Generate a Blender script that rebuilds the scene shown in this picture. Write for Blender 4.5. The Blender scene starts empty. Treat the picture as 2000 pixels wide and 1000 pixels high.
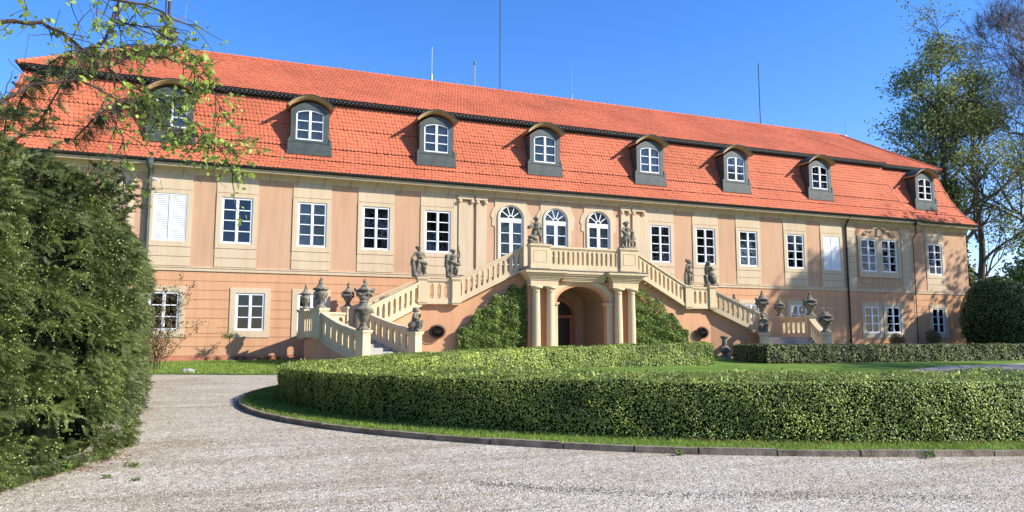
import bpy, math, random
import numpy as np
from mathutils import Vector, Matrix
R = math.radians
SC = bpy.context.scene
COL = SC.collection
rng = np.random.default_rng(7)
random.seed(7)
# ---------------------------------------------------------------- camera, sky, sun, exposure
cd = bpy.data.cameras.new('camera'); cam = bpy.data.objects.new('camera', cd); COL.objects.link(cam)
cam.location = (0, 0, 1.6)
cam.rotation_euler = (math.pi/2 + 0.1113, 0, -0.3772)
cd.sensor_width = 36; cd.lens = 26.1; cd.clip_end = 3000; cd.clip_start = .05
SC.camera = cam
SUN_EL = R(32.5); SUN_AZ = R(55)          # azimuth from -Y towards +X
sv = Vector((math.cos(SUN_EL)*math.sin(SUN_AZ), -math.cos(SUN_EL)*math.cos(SUN_AZ), math.sin(SUN_EL)))
sl = bpy.data.lights.new('sun', 'SUN'); sl.energy = 5.0; sl.angle = R(.5); sl.color = (1, .945, .85)
so = bpy.data.objects.new('sun', sl); COL.objects.link(so); so.rotation_euler = sv.to_track_quat('Z', 'Y').to_euler(); so.location = (30, -30, 40)
W = bpy.data.worlds.new('World'); SC.world = W; W.use_nodes = True
wn = W.node_tree.nodes; wl = W.node_tree.links
sky = wn.new('ShaderNodeTexSky'); sky.sky_type = 'NISHITA'; sky.sun_disc = False
sky.sun_elevation = SUN_EL; sky.sun_rotation = math.atan2(sv.x, sv.y)
sky.air_density = 1.0; sky.dust_density = 0.3; sky.ozone_density = 3.0; sky.altitude = 300
hs = wn.new('ShaderNodeHueSaturation'); hs.inputs['Saturation'].default_value = 1.3
tn = wn.new('ShaderNodeMixRGB'); tn.blend_type = 'MULTIPLY'; tn.inputs[0].default_value = 1; tn.inputs[2].default_value = (1.06, .94, 1.15, 1)
wl.new(sky.outputs[0], hs.inputs['Color']); wl.new(hs.outputs[0], tn.inputs[1]); wl.new(tn.outputs[0], wn['Background'].inputs[0])
wn['Background'].inputs[1].default_value = .15
SC.view_settings.view_transform = 'Standard'; SC.view_settings.look = 'None'
SC.view_settings.gamma = 1; SC.view_settings.exposure = .70
try: SC.cycles.max_bounces = 6; SC.cycles.transparent_max_bounces = 12; SC.cycles.diffuse_bounces = 3
except Exception: pass

# ---------------------------------------------------------------- materials
def mat(name, col, rough=.8, var=.12, scale=3., col2=None, bump=0., bscale=40., island=0., metal=0., spec=.5, detail=6, attr=None, trans=0., bdist=.02, stretch=None, thr=None):
    m = bpy.data.materials.new(name); m.use_nodes = True; nt = m.node_tree; n = nt.nodes; l = nt.links
    b = n['Principled BSDF']; b.inputs['Roughness'].default_value = rough; b.inputs['Metallic'].default_value = metal
    b.inputs['Specular IOR Level'].default_value = spec
    tc = n.new('ShaderNodeTexCoord'); co = tc.outputs['Object']
    if stretch:
        mp = n.new('ShaderNodeMapping'); mp.inputs['Scale'].default_value = stretch; l.new(co, mp.inputs[0]); co = mp.outputs[0]
    nz = n.new('ShaderNodeTexNoise'); nz.inputs['Scale'].default_value = scale; nz.inputs['Detail'].default_value = detail
    l.new(co, nz.inputs['Vector'])
    c1 = [c*(1-var) for c in col]; c2 = col2 if col2 else [min(1, c*(1+var)) for c in col]
    rp = n.new('ShaderNodeValToRGB'); e = rp.color_ramp.elements
    e[0].position, e[1].position = thr if thr else (.3, .7)
    e[0].color = (*c1, 1); e[1].color = (*c2, 1)
    l.new(nz.outputs[0], rp.inputs[0]); out = rp.outputs[0]
    if island or attr:
        if attr:
            g = n.new('ShaderNodeAttribute'); g.attribute_name = 'rnd'; rs = g.outputs['Fac']
        else:
            g = n.new('ShaderNodeNewGeometry'); rs = g.outputs['Random Per Island']
        h = n.new('ShaderNodeHueSaturation')
        mr = n.new('ShaderNodeMapRange'); mr.inputs['To Min'].default_value = 1-island; mr.inputs['To Max'].default_value = 1+island*.8
        l.new(rs, mr.inputs[0]); l.new(mr.outputs[0], h.inputs['Value'])
        mh = n.new('ShaderNodeMapRange'); mh.inputs['To Min'].default_value = .5+.035*island; mh.inputs['To Max'].default_value = .5-.035*island
        l.new(rs, mh.inputs[0]); l.new(mh.outputs[0], h.inputs['Hue'])
        l.new(out, h.inputs['Color']); out = h.outputs[0]
    l.new(out, b.inputs['Base Color'])
    if bump:
        nb = n.new('ShaderNodeTexNoise'); nb.inputs['Scale'].default_value = bscale; nb.inputs['Detail'].default_value = 8
        l.new(co, nb.inputs['Vector'])
        bm = n.new('ShaderNodeBump'); bm.inputs['Strength'].default_value = bump; bm.inputs['Distance'].default_value = bdist
        l.new(nb.outputs[0], bm.inputs['Height']); l.new(bm.outputs[0], b.inputs['Normal'])
    if trans:
        t = n.new('ShaderNodeBsdfTranslucent'); l.new(out, t.inputs[0]); mx = n.new('ShaderNodeMixShader'); mx.inputs[0].default_value = trans
        l.new(b.outputs[0], mx.inputs[1]); l.new(t.outputs[0], mx.inputs[2]); l.new(mx.outputs[0], n['Material Output'].inputs[0])
    return m

def wallmat(name, col, stain=.86):
    """painted render: broad cloudy fading, fine rain streaks and grain"""
    m = mat(name, col, rough=.9, var=.05, scale=.5, bump=.25, bscale=30, spec=.2, bdist=.01, detail=8)
    nt = m.node_tree; n = nt.nodes; l = nt.links; b = n['Principled BSDF']
    src = b.inputs['Base Color'].links[0].from_socket
    tc = n.new('ShaderNodeTexCoord'); mp = n.new('ShaderNodeMapping'); mp.inputs['Scale'].default_value = (5, 5, .35)
    l.new(tc.outputs['Object'], mp.inputs[0])
    nz = n.new('ShaderNodeTexNoise'); nz.inputs['Scale'].default_value = 1.0; nz.inputs['Detail'].default_value = 7; l.new(mp.outputs[0], nz.inputs[0])
    rp = n.new('ShaderNodeValToRGB'); rp.color_ramp.elements[0].position = .3; rp.color_ramp.elements[1].position = .6
    rp.color_ramp.elements[0].color = (stain, stain*.97, stain*.94, 1); rp.color_ramp.elements[1].color = (1, 1, 1, 1)
    l.new(nz.outputs[0], rp.inputs[0])
    mx = n.new('ShaderNodeMixRGB'); mx.blend_type = 'MULTIPLY'; mx.inputs[0].default_value = .7
    l.new(src, mx.inputs[1]); l.new(rp.outputs[0], mx.inputs[2]); l.new(mx.outputs[0], b.inputs['Base Color'])
    return m

M = {}
M['peach'] = wallmat('peach_render', (.54, .335, .205), .86)
M['peachlow'] = wallmat('peach_render_lower', (.61, .335, .183), .86)
M['cream'] = wallmat('cream_render', (.60, .475, .315), .86)
M['creamlight'] = wallmat('cream_stair_render', (.62, .495, .31), .88)
M['plinth'] = wallmat('red_plinth', (.52, .20, .13))
M['white'] = mat('white_paint', (.82, .83, .84), rough=.45, var=.03)
M['lead'] = mat('lead_sheet', (.10, .10, .105), rough=.55, var=.2, scale=2)
M['zinc'] = mat('dark_green_zinc', (.055, .068, .058), rough=.5, var=.25, scale=3, bump=.1)
M['gutter'] = mat('dark_gutter', (.022, .028, .026), rough=.4, var=.2)
M['darkwood'] = mat('dark_eave_wood', (.018, .018, .016), rough=.8)
M['hood'] = mat('hood_paint', (.50, .32, .15), rough=.7, var=.1)
M['tile'] = mat('clay_tile', (.53, .145, .070), rough=.8, var=.16, scale=.35, island=.09, spec=.25, detail=9)
M['tilebase'] = mat('shadow_dark_tile_base', (.10, .022, .012), rough=.9, var=.15, scale=.6)  # clay darkened so the gaps under the tiles read as shadow lines
M['stone'] = mat('weathered_sandstone', (.14, .125, .095), rough=.95, var=.5, scale=6, col2=(.30, .27, .20), bump=.6, bscale=25, spec=.15)
M['step'] = mat('step_stone', (.33, .31, .28), rough=.9, var=.15, bump=.3)
M['iron'] = mat('rusty_iron', (.035, .02, .016), rough=.7, var=.3)
M['steel'] = mat('galvanised', (.30, .33, .33), rough=.4, metal=.6)
M['bark'] = mat('bark', (.085, .062, .045), rough=.95, var=.35, scale=8, bump=.6, bscale=30, stretch=(1, 1, .3))
M['barkdark'] = mat('bark_dark', (.050, .038, .032), rough=.95, var=.3, scale=8)
M['twig'] = mat('bare_twig', (.14, .105, .08), rough=.95, var=.25)
M['door'] = mat('dark_door', (.02, .012, .010), rough=.4)
M['doorframe'] = mat('door_frame', (.35, .13, .07), rough=.7)
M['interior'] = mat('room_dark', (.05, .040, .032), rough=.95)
M['curtain'] = mat('net_curtain', (.75, .72, .70), rough=.9, var=.15, scale=8, stretch=(3, 1, .2))
M['curtaindark'] = mat('brown_curtain', (.16, .09, .075), rough=.9, var=.3, scale=8, stretch=(3, 1, .2))
M['greyroom'] = mat('pale_room_back', (.62, .64, .58), rough=.9, var=.35, scale=3, stretch=(3, 1, .3))  # pale tone painted for the light room behind the arched panes
M['blue'] = mat('sky_reflection_blue', (.055, .11, .24), rough=.9, var=.1)  # flat blue painted for the sky mirrored in a left window
M['box'] = mat('box_leaves', (.22, .31, .055), rough=.5, var=.3, scale=1.2, col2=(.42, .51, .10), island=.55, attr=1, trans=.14, spec=.45)
M['boxback'] = mat('box_leaves_far', (.14, .155, .065), rough=.6, var=.35, scale=1.5, col2=(.22, .24, .085), island=.6, attr=1, trans=.15, spec=.3)
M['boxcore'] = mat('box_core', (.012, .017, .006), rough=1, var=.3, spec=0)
M['yew'] = mat('yew_needles', (.065, .105, .03), rough=.5, var=.35, scale=1.4, col2=(.16, .205, .05), island=.6, attr=1, trans=.12, spec=.4)
M['yewtip'] = mat('yew_young_tips', (.30, .34, .09), rough=.5, var=.2, scale=4, island=.4, attr=1, trans=.2)
M['topiary'] = mat('topiary_leaves', (.10, .15, .04), rough=.5, var=.3, scale=1.4, col2=(.19, .25, .07), island=.5, attr=1, trans=.12)
M['yewcore'] = mat('yew_core', (.008, .011, .006), rough=1, spec=0)
M['ivy'] = mat('ivy_leaves', (.12, .20, .035), rough=.5, var=.4, scale=2, col2=(.23, .34, .06), island=.6, attr=1, trans=.2, spec=.3)
M['spring'] = mat('spring_leaves', (.34, .46, .09), rough=.5, var=.2, scale=8, island=.5, attr=1, trans=.45, spec=.3)
M['treeleaf'] = mat('tree_leaves', (.22, .25, .09), rough=.6, var=.3, scale=.3, col2=(.32, .36, .12), island=.5, attr=1, trans=.35, spec=.2)
M['ivytree'] = mat('ivy_on_trunk', (.09, .12, .035), rough=.6, var=.3, scale=.5, island=.5, attr=1, trans=.2, spec=.2)
M['brownleaf'] = mat('brown_green_leaves', (.19, .15, .06), rough=.7, var=.4, scale=10, island=.6, attr=1, trans=.25, spec=.2)
M['deadleaf'] = mat('dead_leaves', (.22, .085, .035), rough=.8, var=.3, scale=10, island=.5, attr=1)
M['grassblade'] = mat('grass_blades', (.22, .34, .055), rough=.6, var=.3, scale=2, col2=(.34, .44, .09), island=.4, attr=1, trans=.35, spec=.25)
M['lawn'] = mat('lawn', (.13, .225, .035), rough=.95, var=.25, scale=1.2, col2=(.20, .30, .055), bump=1., bscale=120, spec=.1)
M['earth'] = mat('dark_earth', (.05, .035, .025), rough=1, var=.3, scale=20, bump=.5)
M['kerb'] = mat('kerb_stone', (.19, .145, .095), rough=.95, var=.4, scale=5, col2=(.34, .28, .20), bump=.6, bscale=30)

def gravelmat():
    m = bpy.data.materials.new('gravel'); m.use_nodes = True; nt = m.node_tree; n = nt.nodes; l = nt.links
    b = n['Principled BSDF']; b.inputs['Roughness'].default_value = .95; b.inputs['Specular IOR Level'].default_value = .15
    tc = n.new('ShaderNodeTexCoord')
    v = n.new('ShaderNodeTexVoronoi'); v.inputs['Scale'].default_value = 46; l.new(tc.outputs['Object'], v.inputs['Vector'])
    v2 = n.new('ShaderNodeTexVoronoi'); v2.inputs['Scale'].default_value = 27; l.new(tc.outputs['Object'], v2.inputs['Vector'])
    sp = n.new('ShaderNodeSeparateColor'); l.new(v.outputs['Color'], sp.inputs[0])
    rp = n.new('ShaderNodeValToRGB'); cr = rp.color_ramp
    cr.elements[0].position = 0; cr.elements[0].color = (.16, .14, .115, 1)
    cr.elements[1].position = 1; cr.elements[1].color = (.80, .75, .64, 1)
    for p, c in ((.12, (.39, .35, .285)), (.5, (.53, .482, .385)), (.86, (.615, .56, .455))):
        e = cr.elements.new(p); e.color = (*c, 1)
    l.new(sp.outputs[0], rp.inputs[0])
    sp2 = n.new('ShaderNodeSeparateColor'); l.new(v2.outputs['Color'], sp2.inputs[0])
    rp3 = n.new('ShaderNodeValToRGB'); rp3.color_ramp.elements[0].position = 0; rp3.color_ramp.elements[1].position = .5
    rp3.color_ramp.elements[0].color = (.72, .70, .68, 1); rp3.color_ramp.elements[1].color = (1, 1, 1, 1); l.new(sp2.outputs[1], rp3.inputs[0])
    mz = n.new('ShaderNodeMixRGB'); mz.blend_type = 'MULTIPLY'; mz.inputs[0].default_value = .9; l.new(rp.outputs[0], mz.inputs[1]); l.new(rp3.outputs[0], mz.inputs[2])
    nz = n.new('ShaderNodeTexNoise'); nz.inputs['Scale'].default_value = .7; nz.inputs['Detail'].default_value = 8; nz.inputs['Roughness'].default_value = .65; l.new(tc.outputs['Object'], nz.inputs['Vector'])
    rp2 = n.new('ShaderNodeValToRGB'); rp2.color_ramp.elements[0].position = .32; rp2.color_ramp.elements[1].position = .62
    rp2.color_ramp.elements[0].color = (.80, .75, .67, 1); rp2.color_ramp.elements[1].color = (1.0, .99, .98, 1); l.new(nz.outputs[0], rp2.inputs[0])
    mx = n.new('ShaderNodeMixRGB'); mx.blend_type = 'MULTIPLY'; mx.inputs[0].default_value = 1; l.new(mz.outputs[0], mx.inputs[1]); l.new(rp2.outputs[0], mx.inputs[2])
    mp = n.new('ShaderNodeMapping'); mp.inputs['Rotation'].default_value = (0, 0, .42); mp.inputs['Scale'].default_value = (.16, 2.2, 1); l.new(tc.outputs['Object'], mp.inputs[0])
    nt_ = n.new('ShaderNodeTexNoise'); nt_.inputs['Scale'].default_value = 1; nt_.inputs['Detail'].default_value = 6; l.new(mp.outputs[0], nt_.inputs['Vector'])
    rt_ = n.new('ShaderNodeValToRGB'); rt_.color_ramp.elements[0].position = .36; rt_.color_ramp.elements[1].position = .5
    rt_.color_ramp.elements[0].color = (.82, .79, .75, 1); rt_.color_ramp.elements[1].color = (1, 1, 1, 1); l.new(nt_.outputs[0], rt_.inputs[0])
    mt_ = n.new('ShaderNodeMixRGB'); mt_.blend_type = 'MULTIPLY'; mt_.inputs[0].default_value = 1; l.new(mx.outputs[0], mt_.inputs[1]); l.new(rt_.outputs[0], mt_.inputs[2]); mx = mt_
    l.new(mx.outputs[0], b.inputs['Base Color'])
    bm = n.new('ShaderNodeBump'); bm.inputs['Strength'].default_value = .9; bm.inputs['Distance'].default_value = .012; bm.invert = True
    l.new(v.outputs['Distance'], bm.inputs['Height'])
    bm2 = n.new('ShaderNodeBump'); bm2.inputs['Strength'].default_value = .5; bm2.inputs['Distance'].default_value = .06
    nb = n.new('ShaderNodeTexNoise'); nb.inputs['Scale'].default_value = 7; nb.inputs['Detail'].default_value = 8; l.new(tc.outputs['Object'], nb.inputs['Vector'])
    l.new(nb.outputs[0], bm2.inputs['Height']); l.new(bm2.outputs[0], bm.inputs['Normal']); l.new(bm.outputs[0], b.inputs['Normal'])
    return m
M['gravel'] = gravelmat()
def glassmat():
    m = bpy.data.materials.new('window_glass'); m.use_nodes = True; nt = m.node_tree; n = nt.nodes; l = nt.links
    g = n.new('ShaderNodeBsdfGlossy'); g.inputs['Roughness'].default_value = .01
    t = n.new('ShaderNodeBsdfTransparent'); t.inputs[0].default_value = (.8, .83, .82, 1)
    fr = n.new('ShaderNodeFresnel'); fr.inputs[0].default_value = 1.5
    nb = n.new('ShaderNodeTexNoise'); nb.inputs['Scale'].default_value = 1.5
    tc = n.new('ShaderNodeTexCoord'); l.new(tc.outputs['Object'], nb.inputs[0])
    bm = n.new('ShaderNodeBump'); bm.inputs['Strength'].default_value = .15; bm.inputs['Distance'].default_value = .05
    l.new(nb.outputs[0], bm.inputs['Height']); l.new(bm.outputs[0], g.inputs['Normal'])
    mx = n.new('ShaderNodeMixShader'); l.new(fr.outputs[0], mx.inputs[0]); l.new(t.outputs[0], mx.inputs[1]); l.new(g.outputs[0], mx.inputs[2])
    l.new(mx.outputs[0], n['Material Output'].inputs[0]); return m
M['glass'] = glassmat()
M['vault'] = wallmat('shaded_passage_render', (.36, .25, .17), .85)  # peach greyed and darkened, shade of the passage put into the colour

# ---------------------------------------------------------------- object helpers
WL = {}
def setprops(o, label=None, cat=None, group=None, kind=None):
    if label: o['label'] = label
    if cat: o['category'] = cat
    if group: o['group'] = group
    if kind: o['kind'] = kind
    return o
def link(o, parent=None, loc=(0, 0, 0)):
    COL.objects.link(o); WL[o.name] = Vector(loc)
    if parent: o.parent = parent; o.location = Vector(loc) - WL[parent.name]
    else: o.location = loc
    return o
def empty(name, loc, label, cat, group=None):
    o = bpy.data.objects.new(name, None); o.empty_display_size = .3
    return setprops(link(o, None, loc), label, cat, group)
def mobj(name, me, m, parent=None, loc=(0, 0, 0), **kw):
    if m and not me.materials: me.materials.append(m)
    o = bpy.data.objects.new(name, me); link(o, parent, loc)
    return setprops(o, **kw)
class MB:
    def __init__(s): s.v = []; s.f = []
    def add(s, vs, fs):
        k = len(s.v); s.v += [tuple(p) for p in vs]; s.f += [tuple(i+k for i in f) for f in fs]; return s
    def box(s, x0, x1, y0, y1, z0, z1):
        return s.add([(x0,y0,z0),(x1,y0,z0),(x1,y1,z0),(x0,y1,z0),(x0,y0,z1),(x1,y0,z1),(x1,y1,z1),(x0,y1,z1)],
                     [(0,3,2,1),(4,5,6,7),(0,1,5,4),(1,2,6,5),(2,3,7,6),(3,0,4,7)])
    def prism(s, poly, z0, z1):
        """vertical prism over plan polygon; z0, z1 floats or lists"""
        n = len(poly)
        z0 = z0 if isinstance(z0, (list, tuple)) else [z0]*n; z1 = z1 if isinstance(z1, (list, tuple)) else [z1]*n
        ar = sum(poly[i][0]*poly[(i+1) % n][1]-poly[(i+1) % n][0]*poly[i][1] for i in range(n))
        if ar < 0: poly = poly[::-1]; z0 = z0[::-1]; z1 = z1[::-1]
        vs = [(p[0], p[1], z) for p, z in zip(poly, z0)] + [(p[0], p[1], z) for p, z in zip(poly, z1)]
        return s.add(vs, [tuple(range(n-1, -1, -1)), tuple(range(n, 2*n))] + [(i, (i+1) % n, (i+1) % n+n, i+n) for i in range(n)])
    def yprism(s, poly, y0, y1):
        """prism over polygon in xz plane"""
        n = len(poly)
        vs = [(p[0], y0, p[1]) for p in poly] + [(p[0], y1, p[1]) for p in poly]
        return s.add(vs, [tuple(range(n)), tuple(range(2*n-1, n-1, -1))] + [(i, i+n, (i+1) % n+n, (i+1) % n) for i in range(n)])
    def lathe(s, prof, c=(0, 0), n=16, sx=1, sy=1):
        k = len(s.v)
        for r, z in prof:
            for i in range(n):
                a = 2*math.pi*i/n; s.v.append((c[0]+r*sx*math.cos(a), c[1]+r*sy*math.sin(a), z))
        for j in range(len(prof)-1):
            for i in range(n):
                s.f.append((k+j*n+i, k+j*n+(i+1) % n, k+(j+1)*n+(i+1) % n, k+(j+1)*n+i))
        s.f.append(tuple(k+i for i in range(n-1, -1, -1))); s.f.append(tuple(k+(len(prof)-1)*n+i for i in range(n)))
        return s
    def tube(s, pts, rad, n=6, closed=False):
        k = len(s.v); m = len(pts); pts = [Vector(p) for p in pts]
        if not hasattr(rad, '__len__'): rad = [rad]*m
        up = None
        for j in range(m):
            a = pts[(j-1) % m] if (closed or j > 0) else pts[j]; b = pts[(j+1) % m] if (closed or j < m-1) else pts[j]
            t = (b-a)
            t = t.normalized() if t.length > 1e-9 else Vector((0, 0, 1))
            if up is None:
                up = Vector((0, 0, 1)) if abs(t.z) < .9 else Vector((1, 0, 0))
            x = t.cross(up)
            if x.length < 1e-4: up = Vector((.6, .8, 0)); x = t.cross(up)
            x.normalize(); y = x.cross(t)
            for i in range(n):
                an = 2*math.pi*i/n; s.v.append(tuple(pts[j]+(x*math.cos(an)+y*math.sin(an))*rad[j]))
        for j in range(m if closed else m-1):
            for i in range(n):
                j2 = (j+1) % m
                s.f.append((k+j*n+i, k+j2*n+i, k+j2*n+(i+1) % n, k+j*n+(i+1) % n))
        if not closed:
            s.f.append(tuple(k+i for i in range(n))); s.f.append(tuple(k+(m-1)*n+i for i in range(n-1, -1, -1)))
        return s
    def ringloft(s, x0, x1, y0, y1, prof, cap=False):
        k = len(s.v)
        for o, z in prof:
            s.v += [(x0-o, y0-o, z), (x1+o, y0-o, z), (x1+o, y1+o, z), (x0-o, y1+o, z)]
        for j in range(len(prof)-1):
            for i in range(4):
                s.f.append((k+j*4+i, k+j*4+(i+1) % 4, k+(j+1)*4+(i+1) % 4, k+(j+1)*4+i))
        if cap: s.f.append(tuple(k+(len(prof)-1)*4+i for i in range(4)))
        return s
    def mesh(s, name='m', smooth=False):
        me = bpy.data.meshes.new(name); me.from_pydata(s.v, [], s.f); me.validate(); me.update()
        if smooth: me.shade_smooth()
        return me
    def build(s, name, m, parent=None, smooth=False, loc=(0, 0, 0), **kw):
        return mobj(name, s.mesh(name, smooth), m, parent, loc, **kw)

def npmesh(name, V, F, k, rnd=None):
    """V (n,3); F (m,k) faces of k verts; rnd per face"""
    me = bpy.data.meshes.new(name); n = len(V); m = len(F)
    me.vertices.add(n); me.vertices.foreach_set('co', np.ascontiguousarray(V, dtype=np.float32).ravel())
    me.loops.add(m*k); me.loops.foreach_set('vertex_index', np.ascontiguousarray(F, dtype=np.int32).ravel())
    me.polygons.add(m); me.polygons.foreach_set('loop_start', np.arange(0, m*k, k, dtype=np.int32))
    me.update(calc_edges=True)
    if rnd is not None:
        a = me.attributes.new('rnd', 'FLOAT', 'FACE'); a.data.foreach_set('value', np.ascontiguousarray(rnd, dtype=np.float32))
    return me
def unit(a): return a/np.maximum(np.linalg.norm(a, axis=1, keepdims=True), 1e-9)
def leaves(P, N, size, aspect=.6, spread=.8, rnd=None, align=None, droop=0.):
    """one four-cornered leaf at each point P, facing roughly N"""
    n = len(P); nn = unit(N + rng.normal(0, spread, (n, 3)))
    t = rng.normal(0, 1, (n, 3)) if align is None else align + rng.normal(0, .5, (n, 3))
    t[:, 2] -= droop
    t = unit(t - (t*nn).sum(1, keepdims=True)*nn); b = np.cross(nn, t)
    s = (size*rng.uniform(.65, 1.3, n))[:, None] if np.isscalar(size) else size[:, None]
    V = np.stack([P - t*s*.5, P + b*s*aspect*.5 - t*s*.05, P + t*s*.5, P - b*s*aspect*.5 - t*s*.05], 1).reshape(-1, 3)
    F = np.arange(4*n).reshape(n, 4)
    return V, F, (rng.random(n) if rnd is None else rnd)
def leafobj(name, P, N, size, m, parent=None, **kw):
    ex = {k: kw.pop(k) for k in ('aspect', 'spread', 'rnd', 'align', 'droop') if k in kw}
    V, F, r = leaves(P, N, size, **ex)
    return mobj(name, npmesh(name, V, F, 4, r), m, parent, **kw)

def capsule(s, a, b, ra, rb, n=10):
    a = Vector(a); b = Vector(b); d = b-a; L = d.length
    t = d.normalized() if L > 1e-6 else Vector((0, 0, 1))
    pts = []; rad = []
    for k in range(4):
        an = math.pi/2*(1-k/4+0) ; an = math.pi/2*(1-k/4.)
        if k == 0: an = math.pi/2*.93
        pts.append(a - t*ra*math.sin(an)); rad.append(ra*math.cos(an))
    pts.append(a); rad.append(ra); pts.append(b); rad.append(rb)
    for k in range(3, -1, -1):
        an = math.pi/2*(1-k/4.)
        if k == 0: an = math.pi/2*.93
        pts.append(b + t*rb*math.sin(an)); rad.append(rb*math.cos(an))
    s.tube(pts, rad, n)
def sculpt(mb, name, voxel=.022, rough=.006, seed=0, smooth=2):
    """fuse overlapping shapes into one continuous carved surface"""
    me = mb.mesh('tmp'); o = bpy.data.objects.new('tmp', me); COL.objects.link(o)
    md = o.modifiers.new('r', 'REMESH'); md.mode = 'VOXEL'; md.voxel_size = voxel
    if smooth:
        ms = o.modifiers.new('s', 'SMOOTH'); ms.iterations = smooth; ms.factor = .5
    dg = bpy.context.evaluated_depsgraph_get(); ev = o.evaluated_get(dg)
    out = bpy.data.meshes.new_from_object(ev); out.name = name
    bpy.data.objects.remove(o)
    if rough:
        n = len(out.vertices); co = np.empty(n*3, np.float32); out.vertices.foreach_get('co', co); co = co.reshape(-1, 3)
        nr = np.empty(n*3, np.float32); out.vertices.foreach_get('normal', nr); nr = nr.reshape(-1, 3)
        s = seed*3.7
        f = sum(np.sin(co[:, 0]*w+s+p)*np.sin(co[:, 1]*w*1.1+p*2+s)*np.sin(co[:, 2]*w*.9+p*3) for w, p in ((23, 0), (47, 1.3), (81, 2.1)))
        co += nr*(f*rough)[:, None]; out.vertices.foreach_set('co', co.ravel())
    out.update(); out.shade_smooth(); return out

# ---------------------------------------------------------------- terrain
def sst(t): t = np.clip(t, 0, 1); return t*t*(3-2*t)
def H(x, y):
    y = np.asarray(y, float); x = np.asarray(x, float)
    r = .42*np.clip((y-9)/20., 0, 1)
    r = np.where(y < 13, np.where(y > 7, (y-7)**2/12*.021*1.75*.5, 0)*0 + .42*np.clip((y-9)/20, 0, 1)**1.0, r)
    return r + .13*sst((y-29)/8.) + .006*np.clip(x, -10, 60)*sst((y-31)/6.)
def h(x, y): return float(H(x, y))
def sheet(name, xs, ys, dz, m, mask=None, zf=None, **kw):
    X, Y = np.meshgrid(xs, ys); Z = (zf(X, Y) if zf else H(X, Y)) + dz
    V = np.stack([X, Y, Z], -1).reshape(-1, 3); nx = len(xs); ny = len(ys)
    I = (np.arange(ny-1)[:, None]*nx + np.arange(nx-1)[None, :]).ravel()
    F = np.stack([I, I+1, I+1+nx, I+nx], 1)
    me = npmesh(name, V, F, 4); me.shade_smooth()
    return mobj(name, me, m, kind='structure', **kw)
XC = 17.33; EY = 17.43; EA = 16.75; EB = 11.24      # oval bed
far = np.concatenate([[-900, -400, -150, -80], np.arange(-60, 101, 4.), [150, 400, 1100]])
sheet('ground', far, np.concatenate([[-600, -200, -80], np.arange(-40, 101, 3.), [160, 400, 1500]]), -.05, M['lawn'])
sheet('gravel_drive', np.arange(-14, 60.1, .5), np.arange(-22, 33.6, .5), 0, M['gravel'])
def ell(t, off):  # point on the oval at parameter t, moved outwards by off
    c, s = math.cos(t), math.sin(t); x = XC+EA*c; y = EY+EB*s
    n = Vector((c/EA, s/EB)).normalized(); return x+n.x*off, y+n.y*off
# oval lawn with raised edge
TT = np.linspace(0, 2*math.pi, 181)[:-1]
vs = []; fs = []
rings = [1, .93, .8, .6, .4, .2]
for r in rings:
    for t in TT:
        x = XC+(EA-.02)*r*math.cos(t); y = EY+(EB-.02)*r*math.sin(t); vs.append((x, y, h(x, y)+.075))
n = len(TT)
for j in range(len(rings)-1):
    for i in range(n): fs.append((j*n+i, j*n+(i+1) % n, (j+1)*n+(i+1) % n, (j+1)*n+i))
vs.append((XC, EY, h(XC, EY)+.085)); fs += [((len(rings)-1)*n+i, (len(rings)-1)*n+(i+1) % n, len(vs)-1) for i in range(n)]
MB().add(vs, fs).build('oval_lawn', M['lawn'], smooth=True, kind='structure')
# kerb: individual long stones following the oval, one kerb line
kb = MB(); t = math.pi*.45
arc = []
while t < math.pi*2.1:
    x, y = ell(t, 0); sp = math.hypot(EA*math.sin(t), EB*math.cos(t)); L = random.uniform(.85, 1.15); dt = L/sp
    p0 = ell(t+.012/sp, .0); p1 = ell(t+dt-.012/sp, .0); q0 = ell(t+.012/sp, .09); q1 = ell(t+dt-.012/sp, .09)
    j = random.uniform(-.012, .012); poly = [p0, p1, q1, q0]
    zt = [h(*p)+.085+j for p in poly]; zb = [h(*p)-.15 for p in poly]
    kb.prism(poly, zb, zt); t += dt
kb.build('kerb', M['kerb'], kind='structure')
# lawn strip before the left part of the facade
vs = []; fs = []; xs = np.linspace(-22, 4.3, 40)
for i, x in enumerate(xs):
    ye = 28.1 - .38*(x+1.6) if x > -1.6 else 28.1
    ye = min(ye, 28.3); ye = max(ye, 26.3)
    for j in range(9):
        y = ye+(37.1-ye)*j/8; vs.append((x, y, h(x, y)+.02))
for i in range(len(xs)-1):
    for j in range(8): fs.append((i*9+j, (i+1)*9+j, (i+1)*9+j+1, i*9+j+1))
MB().add(vs, fs).build('facade_lawn', M['lawn'], smooth=True, kind='structure')
# lawn to the right, beyond the oval, with the gravel path crossing it
sheet('park_lawn', np.arange(20, 90.1, 1.), np.arange(23.2, 37.01, .6), .06, M['lawn'])
sheet('side_lawn', np.arange(34.5, 90.1, 1.), np.arange(6, 23.21, .6), .096, M['lawn'])
vs = []; fs = []
pth = [(24.0, 20.4, 20.9), (27, 19.6, 22.6), (30, 19.2, 23.7), (36, 18.6, 24.6), (45, 17.6, 25.2), (58, 16, 25.8), (80, 14, 26)]
for (x, a, b) in pth:
    for k in range(6):
        y = a+(b-a)*k/5; vs.append((x, y, h(x, y)+.10))
for i in range(len(pth)-1):
    for k in range(5): fs.append((i*6+k, (i+1)*6+k, (i+1)*6+k+1, i*6+k+1))
MB().add(vs, fs).build('gravel_path', M['gravel'], smooth=True, kind='structure')

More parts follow.
